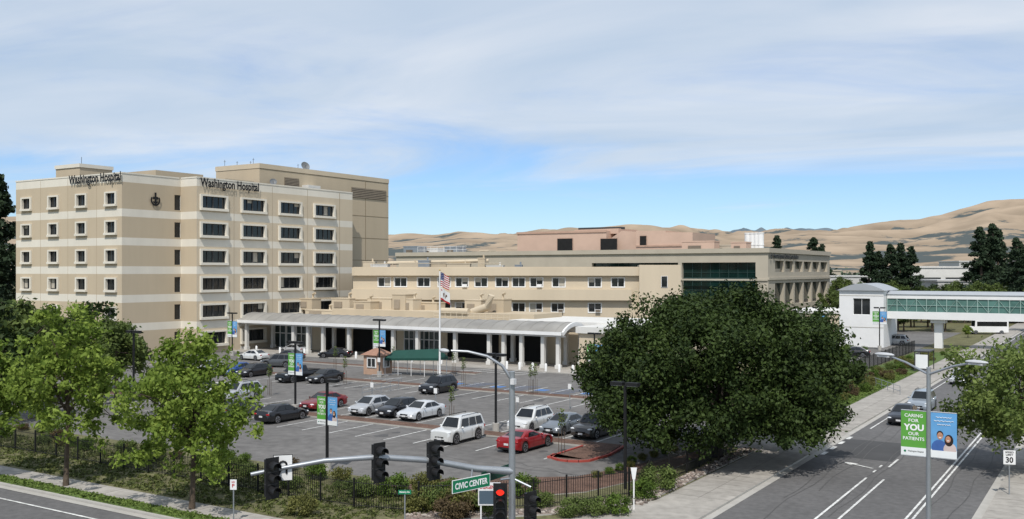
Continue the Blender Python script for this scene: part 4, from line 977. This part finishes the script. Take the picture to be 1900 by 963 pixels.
# ---------------- poles, lamps, banners ----------------
def banner_panels(rt,zc,h,w,gap=.06):
    for side in (-1,1):
        x=side*(w/2+gap)
        p=ob('banner',M().box(-w/2,w/2,-.012,.012,-h/2,h/2,0).box(-w/2,w/2,-.016,-.0125,-h/2,-h*.32,1).mesh('banner',[bang if side<0 else banb,banw]),rt,(x,0,zc),label='green banner with white lettering' if side<0 else 'blue banner with a couple portrait')
        if side<0:
            for t,z,hh,ww in (('CARING',.40,.075,.72),('FOR',.29,.075,.4),('YOU',.135,.15,.8),('OUR',-.01,.075,.42),('PATIENTS',-.12,.075,.84)):
                ob('lettering',textmesh(t,w*ww,h*hh,textw,.017,.015 if t!='YOU' else .04),p,(0,0,h*z))
            ob('lettering',textmesh('Washington Hospital',w*.62,h*.05,textb,.02,.01),p,(w*.08,0,-h*.41))
            m=M(); 
            m.add([(.05*w*math.cos(2*math.pi*k/10),-.02,.05*w*math.sin(2*math.pi*k/10)) for k in range(10)],[tuple(range(10))])
            ob('emblem',m.mesh('emblem',[signg]),p,(-w*.34,0,-h*.41))
        else:
            m=M()
            def disc(cx,cz,rx,rz,y,mi,n=16): m.add([(cx+rx*math.cos(2*math.pi*k/n),y,cz+rz*math.sin(2*math.pi*k/n)) for k in range(n)],[tuple(range(n))],mi)
            disc(-w*.17,-h*.27,w*.30,h*.17,-.0175,1); disc(w*.24,-h*.30,w*.25,h*.15,-.019,3)
            disc(-w*.14,.02*h,w*.13,h*.085,-.0195,2); disc(-w*.14,-h*.01,w*.11,h*.08,-.0205,0)
            disc(w*.2,-h*.10,w*.17,h*.13,-.0215,2); disc(w*.17,-h*.075,w*.10,h*.072,-.0225,0)
            disc(-w*.14,-h*.045,w*.05,h*.012,-.0235,4); disc(w*.17,-h*.105,w*.045,h*.011,-.0235,4)
            for q in (-.18,-.10,.13,.21): disc(w*q,h*.005 if q<0 else -h*.062,w*.013,h*.007,-.0238,2)
            m.box(-w/2,w/2,-.026,-.0245,-h/2,-h*.34,4)
            ob('portrait_print',m.mesh('portrait_print',[skin,shirt,hair,shirtw,banw]),p)
            for i,(z,l) in enumerate(((.40,.6),(.32,.75),(.24,.5))):
                pts=[(-w*l/2+w*l*k/14,-.02,h*z+h*.012*math.sin(k*2.4+i)) for k in range(15)]
                ob('script_line',M().tube(pts,.012*w,4,0).mesh('script_line',[banw]),p)
    for z in (zc+h/2+.02,zc-h/2-.02): ob('bracket',M().tube([(-w-gap,0,z),(w+gap,0,z)],.02,6).mesh('bracket',[galv]),rt)
def lotlamp(px,pyb,h,ban=None,label='black square section car park lamp post',arms=2,mt=black,rot=0,base=True):
    u,v=gnd(px,pyb)
    r_=root('car_park_lamp',(u,v,.02),label,'lamp post','car park lamp posts',rot=rot)
    m=M().box(-.07,.07,-.07,.07,0,h)
    if base: m.tube([(0,0,0),(0,0,.7)],.28,12,1)
    ob('post',m.mesh('post',[mt,kerbm]),r_)
    for sx in ((-1,1) if arms==2 else (1,)):
        ob('lamp_head',M().box(sx*.1,sx*.85,-.22,.22,h-.03,h+.16,0).box(sx*.15,sx*.8,-.18,.18,h-.05,h-.031,1).mesh('lamp_head',[mt,plate]),r_)
    if ban: banner_panels(r_,ban[0],ban[1],ban[2])
def zpole(py,pyb): return H-(py-HZ)*H/(pyb-HZ)
lotlamp(607,872,zpole(708,872),(zpole(763,872),1.75,.78),'black car park lamp post with green and blue banners',arms=1)
lotlamp(548,765,zpole(637,765),(zpole(676,765),1.9,.8),'black car park lamp post with green and blue banners')
lotlamp(431,660,zpole(582,660),(zpole(611,660),2.3,.95),'black car park lamp post with green and blue banners')
lotlamp(704,700,zpole(595,700),(zpole(628,700),1.9,.85),'black car park lamp post with green and blue banners')
lotlamp(1103,692,zpole(620,692),(zpole(657,692),2.3,1.0),'car park lamp post with green and blue banners')
lotlamp(920,802,zpole(660,802)); lotlamp(1160,910,zpole(715,910),base=False); lotlamp(248,760,zpole(617,760))
lotlamp(1632,650,zpole(572,650),(zpole(590,650),2.0,1.0),'lamp post with banners near the stair tower')
lotlamp(1519,660,zpole(572,660),(zpole(600,660),2.3,1.0),'lamp post with banners near the round building')
u,v=at(1723,34)
r_=root('street_lamp',(u,v,.13),'tall galvanised street lamp with two arms and banners','street lamp')
m=M().tube([(0,0,0),(0,0,9.0)],[.11,.07],12).tube([(0,0,0),(0,0,.3)],.2,12); ob('post',m.mesh('post',[galv],True),r_)
for sx in (-1,1):
    d=(sx*.90,-sx*.42)
    a=ob('arm',M().tube([(0,0,8.75),(d[0]*.9,d[1]*.9,9.1),(d[0]*1.6,d[1]*1.6,9.28)],[.045,.04,.035],8).mesh('arm',[galv],True),r_)
    l=M().ell(0,0,0,.42,.15,.075,0,12,8).box(-.25,.25,-.1,.1,-.09,-.04,1)
    ob('lamp_head',l.mesh('lamp_head',[mat('lamp_grey',(.45,.46,.47),.5,.05,2),plate],True),r_,(d[0]*1.8,d[1]*1.8,9.32),math.atan2(d[1],d[0]))
banner_panels(r_,H-(806-HZ)*34/F-.13,1.56,.84,.07)

# traffic signal
su,sv=at(950,35)
def SP(X,Z,z):
    u,v=at(950+X/Z*F,Z); return (u-su,v-sv,z)
ts=root('traffic_signal',(su,sv,.13),'galvanised traffic signal pole with long curved mast arm','traffic signal')
ob('pole',M().tube([(0,0,-.1),(0,0,8.75)],[.15,.10],14).tube([(0,0,-.1),(0,0,.15)],.3,12).mesh('pole',[galv],True),ts)
armp=[(0,35,5.15),(-1.3,34.7,5.3),(-2.9,34.1,5.72),(-4.7,33.5,5.95),(-6.4,33,5.92),(-7.9,32.6,5.72),(-8.7,32.3,5.6)]
ob('mast_arm',M().tube([SP(*p) for p in armp],[.14,.12,.11,.10,.085,.07,.065],10).mesh('mast_arm',[galv],True),ts)
ob('lamp_arm',M().tube([SP(-.05,35,8.5),SP(-.35,35,8.95),SP(-.9,35,9.3),SP(-1.6,35,9.47),SP(-2.2,35,9.5)],[.06,.055,.05,.045,.04],8).mesh('lamp_arm',[galv],True),ts)
ob('lamp_head',M().ell(0,0,0,.38,.14,.08,0,12,8).mesh('lamp_head',[MATS['lamp_grey']],True),ts,SP(-2.45,35,9.5),-YAW)
ob('camera_bracket',M().tube([(0,0,8.3),(.12,-.1,8.4)],.05,6).box(.05,.2,-.2,-.02,8.3,8.5).mesh('camera_bracket',[plate]),ts)
vs=[];fs=[];n=10
for k in range(n+1):
    a=math.radians(-20+220*k/n)
    vs+=[(.17*math.cos(a),0,.17*math.sin(a)),(.16*math.cos(a),-.3,.16*math.sin(a)-.03)]
for k in range(n): fs.append((2*k,2*k+1,2*k+3,2*k+2))
visor_me=M().add(vs,fs).mesh('visor',[black])
def sighead(loc,rot,lit=False,hs=1):
    m=M().box(-.18,.18,-.05,.18,-.62,.62,0)
    for z in (.205,-.205): m.box(-.185,.185,-.055,.185,z-.012,z+.012,1)
    m.box(-.25,.25,-.052,-.03,-.69,.69,0)
    o=ob('signal_head',m.mesh('signal_head',[black,fmetal]),ts,loc,rot,hs)
    for i,z in enumerate((.4,0,-.4)):
        ob('visor',visor_me,o,(0,-.056,z))
        ob('lens',M().add([(.15*math.cos(2*math.pi*k/14),-.06,z+.15*math.sin(2*math.pi*k/14)) for k in range(14)],[tuple(range(14))]).mesh('lens',[redlit if lit and i==0 else lensd]),o)
    return o
RH=math.radians(78)
sighead(SP(-8.0,32.3,zz(887,32.3)-.13),RH); sighead(SP(-4.6,33.5,zz(858,33.5)-.13),RH); sighead(SP(-2.75,34.1,zz(854,34.1)-.13),RH)
sighead(SP(-.42,34.6,zz(932,34.6)-.13),YAW,True); sighead(SP(.68,34.8,zz(947,34.8)-.13),RH)
ob('signal_bracket',M().tube([SP(-.42,34.75,4.9),SP(0,35,4.9),SP(.68,34.9,4.6)],.04,6).mesh('signal_bracket',[galv]),ts)
o=ob('turn_sign',M().box(-.3,.3,-.01,.01,-.42,.42).mesh('turn_sign',[white]),ts,SP(-7.72,32.7,zz(868,32.7)-.13),YAW+.25,label='white U turn sign with black arrow')
pts=[(-.12,-.02,-.2),(-.12,-.02,.1)]+[(-.12+.12*(1-math.cos(a)),-.02,.1+.12*math.sin(a)) for a in (.5,1,1.57,2.1,2.6)]+[(.12,-.02,.1),(.12,-.02,-.05)]
pts=[(-x,y,z) for x,y,z in pts]
ob('arrow',M().tube(pts,.035,4).add([(-.22,-.025,-.03),(-.02,-.025,-.03),(-.12,-.025,-.25)],[(0,2,1)]).mesh('arrow',[textb]),o)
ob('frame',M().box(-.32,.32,-.006,.012,-.44,-.42).box(-.32,.32,-.006,.012,.42,.44).box(-.32,-.30,-.006,.012,-.42,.42).box(.3,.32,-.006,.012,-.42,.42).mesh('frame',[textb]),o)
def nameplate(t,loc,rot,w=1.85,h=.42):
    o=ob('street_name_sign',M().box(-w/2,w/2,-.012,.012,-h/2,h/2,0).box(-w/2-.02,w/2+.02,-.010,.010,-h/2-.02,h/2+.02,1).mesh('street_name_sign',[signg,textw]),ts,loc,rot)
    ob('lettering',textmesh(t,w*.88,h*.52,textw,.016,.03),o); return o
nameplate('CIVIC CENTER',SP(-1.42,33.9,zz(897,33.9)-.13),math.radians(76),1.72)
ob('hanger',M().tube([SP(-1.42,33.9,5.1),SP(-1.42,34.5,5.3)],.03,6).mesh('hanger',[galv]),ts)
o=ob('street_name_sign',M().box(-1,1,-.012,.012,-.2,.2).mesh('street_name_sign',[mat('sign_green_dark',(.005,.05,.03),.5)]),ts,SP(-.55,35.3,zz(878,35.3)-.13),R90)
u,v=gnd(908,975); r_=root('hospital_sign',(u,v,.1),'small grey hospital direction sign with emergency strip','sign',rot=YAW)
ob('panel',M().box(-.55,.55,-.06,.06,.9,2.0).box(-.5,.5,-.08,-.061,.98,1.62,1).box(-.45,-.38,-.04,.04,0,.9).box(.38,.45,-.04,.04,0,.9).mesh('panel',[plate,mat('sign_slate',(.06,.09,.12),.5)]),r_)
ob('lettering',textmesh('EMERGENCY',.95,.17,mat('lettering_red',(.4,.02,.02),.5),.07,.03),r_,(0,0,1.8))
def postsign(px,pyb,h,w,hh,face,label,txt=None,rot=0,name='road_sign',tm=textb):
    u,v=gnd(px,pyb); r_=root(name,(u,v,.1),label,'sign',rot=rot)
    ob('post',M().tube([(0,0.04,0),(0,.04,h+hh/2)],.035,6).mesh('post',[galv]),r_)
    p=ob('sign_plate',M().box(-w/2,w/2,-.01,.01,-hh/2,hh/2).mesh('sign_plate',[face]),r_,(0,0,h))
    if txt:
        for t,z,th,tw in txt: ob('lettering',textmesh(t,w*tw,hh*th,tm,.014,.03),p,(0,0,hh*z))
    return r_
postsign(1873,922,zpole(852,922),.62,.78,white,'white speed limit 30 sign on a metal post',(('SPEED',.36,.13,.7),('LIMIT',.18,.13,.6),('30',-.18,.42,.62)),rot=YAW*.6,name='speed_limit_sign')
postsign(433,975,zpole(903,975),.32,.5,white,'small white parking restriction sign',(('NO',.25,.2,.5),('P',-.1,.35,.4)),rot=YAW,tm=MATS['lettering_red'])
postsign(751,985,zpole(917,985),.62,.2,signg,'small green street name sign on white post',(('Mowry Av',0,.5,.8),),rot=YAW,name='street_sign',tm=textw)
postsign(703,705,2.2,.4,.5,white,'small white car park sign')
postsign(808,770,2.0,.35,.45,white,'small white car park sign'); postsign(1057,760,2.0,.35,.45,white,'small white car park sign'); postsign(690,757,2.0,.35,.45,white,'small white car park sign'); postsign(960,790,2.0,.3,.4,white,'small white car park sign')
u,v=gnd(1176,950); r_=root('white_marker_post',(u,v,.1),'slim white post with triangular top beside pavement','post',rot=YAW)
ob('post',M().box(-.035,.035,-.03,.03,0,1.6).mesh('post',[white]),r_); ob('top',M().xprism([(-.07,1.6),(.07,1.6),(.16,2.2),(-.16,2.2)][::-1],-.03,.03).mesh('top',[white]),r_)

# ---------------- fences ----------------
def fence(pts,label,h=1.5,sp=.14,name='iron_fence'):
    o0=Vector((*pts[0],0)); r_=root(name,(pts[0][0],pts[0][1],.1),label,'fence')
    rails=M(); pk=M(); pm_=M().box(-.04,.04,-.04,.04,0,h+.1).mesh('fence_post',[iron])
    for a,b in zip(pts[:-1],pts[1:]):
        A_=Vector((*a,0))-o0; B_=Vector((*b,0))-o0; L=(B_-A_).length; n=max(1,int(L/sp)); npst=max(1,round(L/2.4))
        for z in (.18,h-.15): rails.tube([A_+Vector((0,0,z)),B_+Vector((0,0,z))],.02,4)
        for i in range(n+1):
            p=A_+(B_-A_)*(i/n); pk.box(p.x-.011,p.x+.011,p.y-.011,p.y+.011,.08,h)
        for i in range(npst):
            p=A_+(B_-A_)*(i/npst); ob('fence_post',pm_,r_,(p.x,p.y,0))
    ob('rail',rails.mesh('rail',[iron]),r_); ob('pickets',pk.mesh('pickets',[iron]),r_)
fence([(-110,38.5),(-34,38.5),(-31,39.3)],'black iron picket fence along the front street')
fence([(-30.6,39.6),(-26,43.4),(-23,48.6),(-22.6,56),(-22.9,65)],'black iron picket fence around the corner planting')
fence([(-27.2,82),(-27.2,160)],'black iron picket fence above the roadside bank',1.7,.2)
bm=M().tube([(0,0,0),(0,0,.9),(0,0,1.0)],[.16,.16,.08],10).mesh('bollard',[white],True)
for i in range(12):
    u=-66+i*1.9; o=ob('bollard',bm,None,(u,103.6,.1)); tag(o,'short white concrete bollard beside the entrance drive','bollard','white bollards along the entrance drive')
for i in range(8):
    u=-112+i*5; o=ob('bollard',bm,None,(u,104.6,.1)); tag(o,'short white concrete bollard beside the entrance drive','bollard','white bollards along the entrance drive')

# ---------------- booth, awning, flagpole ----------------
u,v=gnd(701,694); r_=root('valet_booth',(u,v,.02),'small tan booth with hipped tiled roof','booth')
ob('wall',M().box(-1.3,1.3,-1.1,1.1,0,2.35).mesh('wall',[brick]),r_)
ob('roof',M().add([(-1.6,-1.4,2.35),(1.6,-1.4,2.35),(1.6,1.4,2.35),(-1.6,1.4,2.35),(-.5,0,3.1),(.5,0,3.1)],[(0,1,5,4),(1,2,5),(2,3,4,5),(3,0,4),(3,2,1,0)]).mesh('roof',[tile]),r_)
window(r_,(0,-1.12,1.45),0,1.3,1.1,n=2,fr=.08,proud=.06,fm=white,mm_=white,dp=-.005,blindp=0); window(r_,(1.32,0,1.45),R90,1.1,1.1,n=2,fr=.08,proud=.06,fm=white,mm_=white,dp=-.005,blindp=0)
a=Vector((*gnd(722,694),0)); b=Vector((*gnd(822,699),0)); d=b-a
r_=root('green_awning',a,'long dark green fabric awning over the entrance walkway','awning',rot=math.atan2(d.y,d.x)); L=d.length
ob('fabric',M().add([(0,-1.2,2.0),(L,-1.2,2.3),(L-.5,0,3.3),(.8,0,2.9),(L,1.2,2.3),(0,1.2,2.0),(0,-1.2,1.75),(L,-1.2,2.0),(L,1.2,2.0),(0,1.2,1.75)],[(0,1,2,3),(4,5,3,2),(1,4,2),(5,0,3),(6,7,1,0),(7,8,4,1),(8,9,5,4)]).mesh('fabric',[awn]),r_)
for i in range(5):
    for y in (-1.1,1.1): ob('pole',M().tube([(.1+i*(L-.2)/4,y,0),(.1+i*(L-.2)/4,y,2.0)],.04,6).mesh('pole',[white]),r_)
u,v=gnd(816,704); Zf=dep(u,v)
fp=root('flagpole',(u,v,.02),'tall white flagpole on a round base','flagpole')
hp=zpole(503,704)
ob('pole',M().tube([(0,0,0),(0,0,hp)],[.12,.07],10).mesh('pole',[white],True),fp); ob('base',M().tube([(0,0,0),(0,0,.5)],[.7,.5],12).mesh('base',[white]),fp); ob('finial',M().ell(0,0,hp+.08,.1,.1,.1,0,8,6).mesh('finial',[mat('gold',(.5,.35,.1),.3,.05,3,metal=.8)],True),fp)
def flag(z,w,h,kind,label):
    nx,nz=20,13; m=M(); vs=[]
    for j in range(nz+1):
        for i in range(nx+1):
            t=i/nx; q=j/nz
            zz_=-q*h-.55*w*t**1.3*.45; y=.16*math.sin(t*7+q*1.2)*t**.5
            X=t*w*.86; vs.append((c*X+.05,-s*X*.6+y,zz_))
    for j in range(nz):
        for i in range(nx):
            if kind=='us': mi=1 if (i<8 and j<7) else (0 if j%2==0 else 2)
            else: mi=0 if j>=11 else 2
            o_=j*(nx+1)+i; m.add([vs[o_],vs[o_+nx+1],vs[o_+nx+2],vs[o_+1]],[(0,1,2,3)],mi)
    f=root('flag',(u+.08,v,z),label,'flag'); cl=ob('cloth',m.mesh('cloth',[flagr,flagb,flagw],True),f)
    def patch(i,j,rx,rz,mt,nm):
        P=lambda a,b:(lambda t,q:(c*t*w*.86+.05,-s*t*w*.86*.6+.16*math.sin(t*7+q*1.2)*max(t,0)**.5-.03,-q*h-.55*w*max(t,0)**1.3*.45))(i/20+a,j/13+b)
        n=10; ob(nm,M().add([P(rx*math.cos(-2*math.pi*k/n),rz*math.sin(-2*math.pi*k/n)) for k in range(n)],[tuple(range(n))]).mesh(nm,[mt]),f)
    if kind=='us':
        for i in range(5):
            for j in range(4): patch(.9+i*1.5,.9+j*1.7,.018,.02,flagw,'star')
    else:
        patch(10,5.5,.24,.13,bearb,'bear'); patch(14.5,5,.07,.09,bearb,'bear_head'); patch(7,7.6,.03,.1,bearb,'bear_leg'); patch(12.5,7.6,.03,.1,bearb,'bear_leg'); patch(2.3,2,.05,.07,flagr,'star')
flag(zpole(505,704),2.1,1.6,'us','United States flag hanging from the flagpole'); flag(zpole(534,704),2.3,1.35,'ca','white state flag with bear and red stripe')
u,v=gnd(1742,690); r_=root('bus_shelter',(-21,v,.1),'small dark bus shelter beside the pavement','bus shelter')
ob('roof',M().box(-.9,.9,-2,2,2.4,2.55).mesh('roof',[fmetal]),r_)
for x in (-.8,.8):
    for y in (-1.9,1.9): ob('post',M().box(x-.05,x+.05,y-.05,y+.05,0,2.4).mesh('post',[fmetal]),r_)
ob('glass_panel',M().box(-.82,-.78,-1.8,1.8,.3,2.2).mesh('glass_panel',[gglass]),r_); ob('poster',M().box(-.7,.7,-1.94,-1.9,.4,2.1).mesh('poster',[banw]),r_)
def rail(p0,p1,label):
    a=Vector((*gnd(*p0),0)); b=Vector((*gnd(*p1),0)); d=b-a; n=max(2,int(d.length/1.8)); r_=root('handrail',a,label,'railing')
    m=M(); 
    for z in (.5,1.0): m.tube([(0,0,z),(d.x,d.y,z)],.03,5)
    for i in range(n+1): m.tube([(d.x*i/n,d.y*i/n,0),(d.x*i/n,d.y*i/n,1.0)],.03,5)
    ob('rail',m.mesh('rail',[galv]),r_)
rail((672,738),(740,722),'galvanised handrail beside the ramp'); rail((690,712),(745,710),'galvanised handrail beside the ramp'); rail((1615,715),(1670,735),'white handrail beside the pavement steps')

# ---------------- world, sun, camera ----------------
sun_el=math.radians(54); hd=Vector((.42,-.907)).normalized()
w=bpy.data.worlds.new('World'); scene.world=w; w.use_nodes=True; nt=w.node_tree;N=nt.nodes;L=nt.links
bg=N['Background']; sky=N.new('ShaderNodeTexSky'); sky.sky_type='NISHITA'; sky.sun_disc=False; sky.sun_elevation=sun_el
sky.sun_rotation=math.atan2(hd.x,hd.y); sky.air_density=.9; sky.dust_density=.3; sky.ozone_density=2.6
tint=N.new('ShaderNodeVectorMath'); tint.operation='MULTIPLY'; tint.inputs[1].default_value=(.86,1.02,1.25); L.new(sky.outputs[0],tint.inputs[0])
tc=N.new('ShaderNodeTexCoord'); sp=N.new('ShaderNodeSeparateXYZ'); L.new(tc.outputs['Generated'],sp.inputs[0])
zc=N.new('ShaderNodeMath'); zc.operation='MAXIMUM'; zc.inputs[1].default_value=0; L.new(sp.outputs[2],zc.inputs[0])
za=N.new('ShaderNodeMath'); za.operation='ADD'; za.inputs[1].default_value=.07; L.new(zc.outputs[0],za.inputs[0])
dv=N.new('ShaderNodeVectorMath'); dv.operation='DIVIDE'; cb=N.new('ShaderNodeCombineXYZ')
for i in range(3): L.new(za.outputs[0],cb.inputs[i])
L.new(tc.outputs['Generated'],dv.inputs[0]); L.new(cb.outputs[0],dv.inputs[1])
mp=N.new('ShaderNodeMapping'); mp.inputs['Rotation'].default_value=(0,0,-YAW-.3); mp.inputs['Scale'].default_value=(.34,.6,0); mp.inputs['Location'].default_value=(1.3,.4,0); L.new(dv.outputs[0],mp.inputs[0])
n1=N.new('ShaderNodeTexNoise'); n1.inputs['Scale'].default_value=.9; n1.inputs['Detail'].default_value=12; n1.inputs['Roughness'].default_value=.6; n1.inputs['Distortion'].default_value=.8; L.new(mp.outputs[0],n1.inputs['Vector'])
mr=N.new('ShaderNodeMapRange'); mr.inputs[1].default_value=.055; mr.inputs[2].default_value=.15; mr.inputs[3].default_value=-.13; mr.inputs[4].default_value=.25; L.new(zc.outputs[0],mr.inputs[0])
ad=N.new('ShaderNodeMath'); L.new(n1.outputs['Fac'],ad.inputs[0]); L.new(mr.outputs[0],ad.inputs[1])
rp=N.new('ShaderNodeMapRange'); rp.interpolation_type='SMOOTHSTEP'; rp.inputs[1].default_value=.42; rp.inputs[2].default_value=.78; rp.inputs[3].default_value=0; rp.inputs[4].default_value=.88; L.new(ad.outputs[0],rp.inputs[0])
n2=N.new('ShaderNodeTexNoise'); n2.inputs['Scale'].default_value=1.7; n2.inputs['Detail'].default_value=9; n2.inputs['Distortion'].default_value=.8; L.new(mp.outputs[0],n2.inputs['Vector'])
cr=N.new('ShaderNodeValToRGB'); cr.color_ramp.elements[0].position=.32; cr.color_ramp.elements[1].position=.68; cr.color_ramp.elements[0].color=(.54,.645,.77,1); cr.color_ramp.elements[1].color=(.75,.80,.86,1); L.new(n2.outputs['Fac'],cr.inputs[0])
cs_=N.new('ShaderNodeVectorMath'); cs_.operation='SCALE'; cs_.inputs['Scale'].default_value=9.3; L.new(cr.outputs[0],cs_.inputs[0])
mx=N.new('ShaderNodeMix'); mx.data_type='RGBA'; L.new(rp.outputs[0],mx.inputs[0]); L.new(tint.outputs[0],mx.inputs[6]); L.new(cs_.outputs[0],mx.inputs[7])
L.new(mx.outputs[2],bg.inputs['Color']); bg.inputs['Strength'].default_value=.11
sl=bpy.data.lights.new('sun','SUN'); sl.energy=3.9; sl.angle=math.radians(.6); sl.color=(1,.955,.89)
so=bpy.data.objects.new('sun',sl); COL.objects.link(so)
dirv=Vector((hd.x*math.cos(sun_el),hd.y*math.cos(sun_el),math.sin(sun_el))); so.rotation_euler=dirv.to_track_quat('Z','Y').to_euler()
cd=bpy.data.cameras.new('camera'); cam=bpy.data.objects.new('camera',cd); COL.objects.link(cam)
cam.location=(0,0,H); cam.rotation_euler=(math.pi/2,0,YAW); cd.sensor_width=36; cd.lens=36*F/1900; cd.shift_y=(HZ-481.5)/1900; cd.clip_end=30000; cd.clip_start=.1
scene.camera=cam
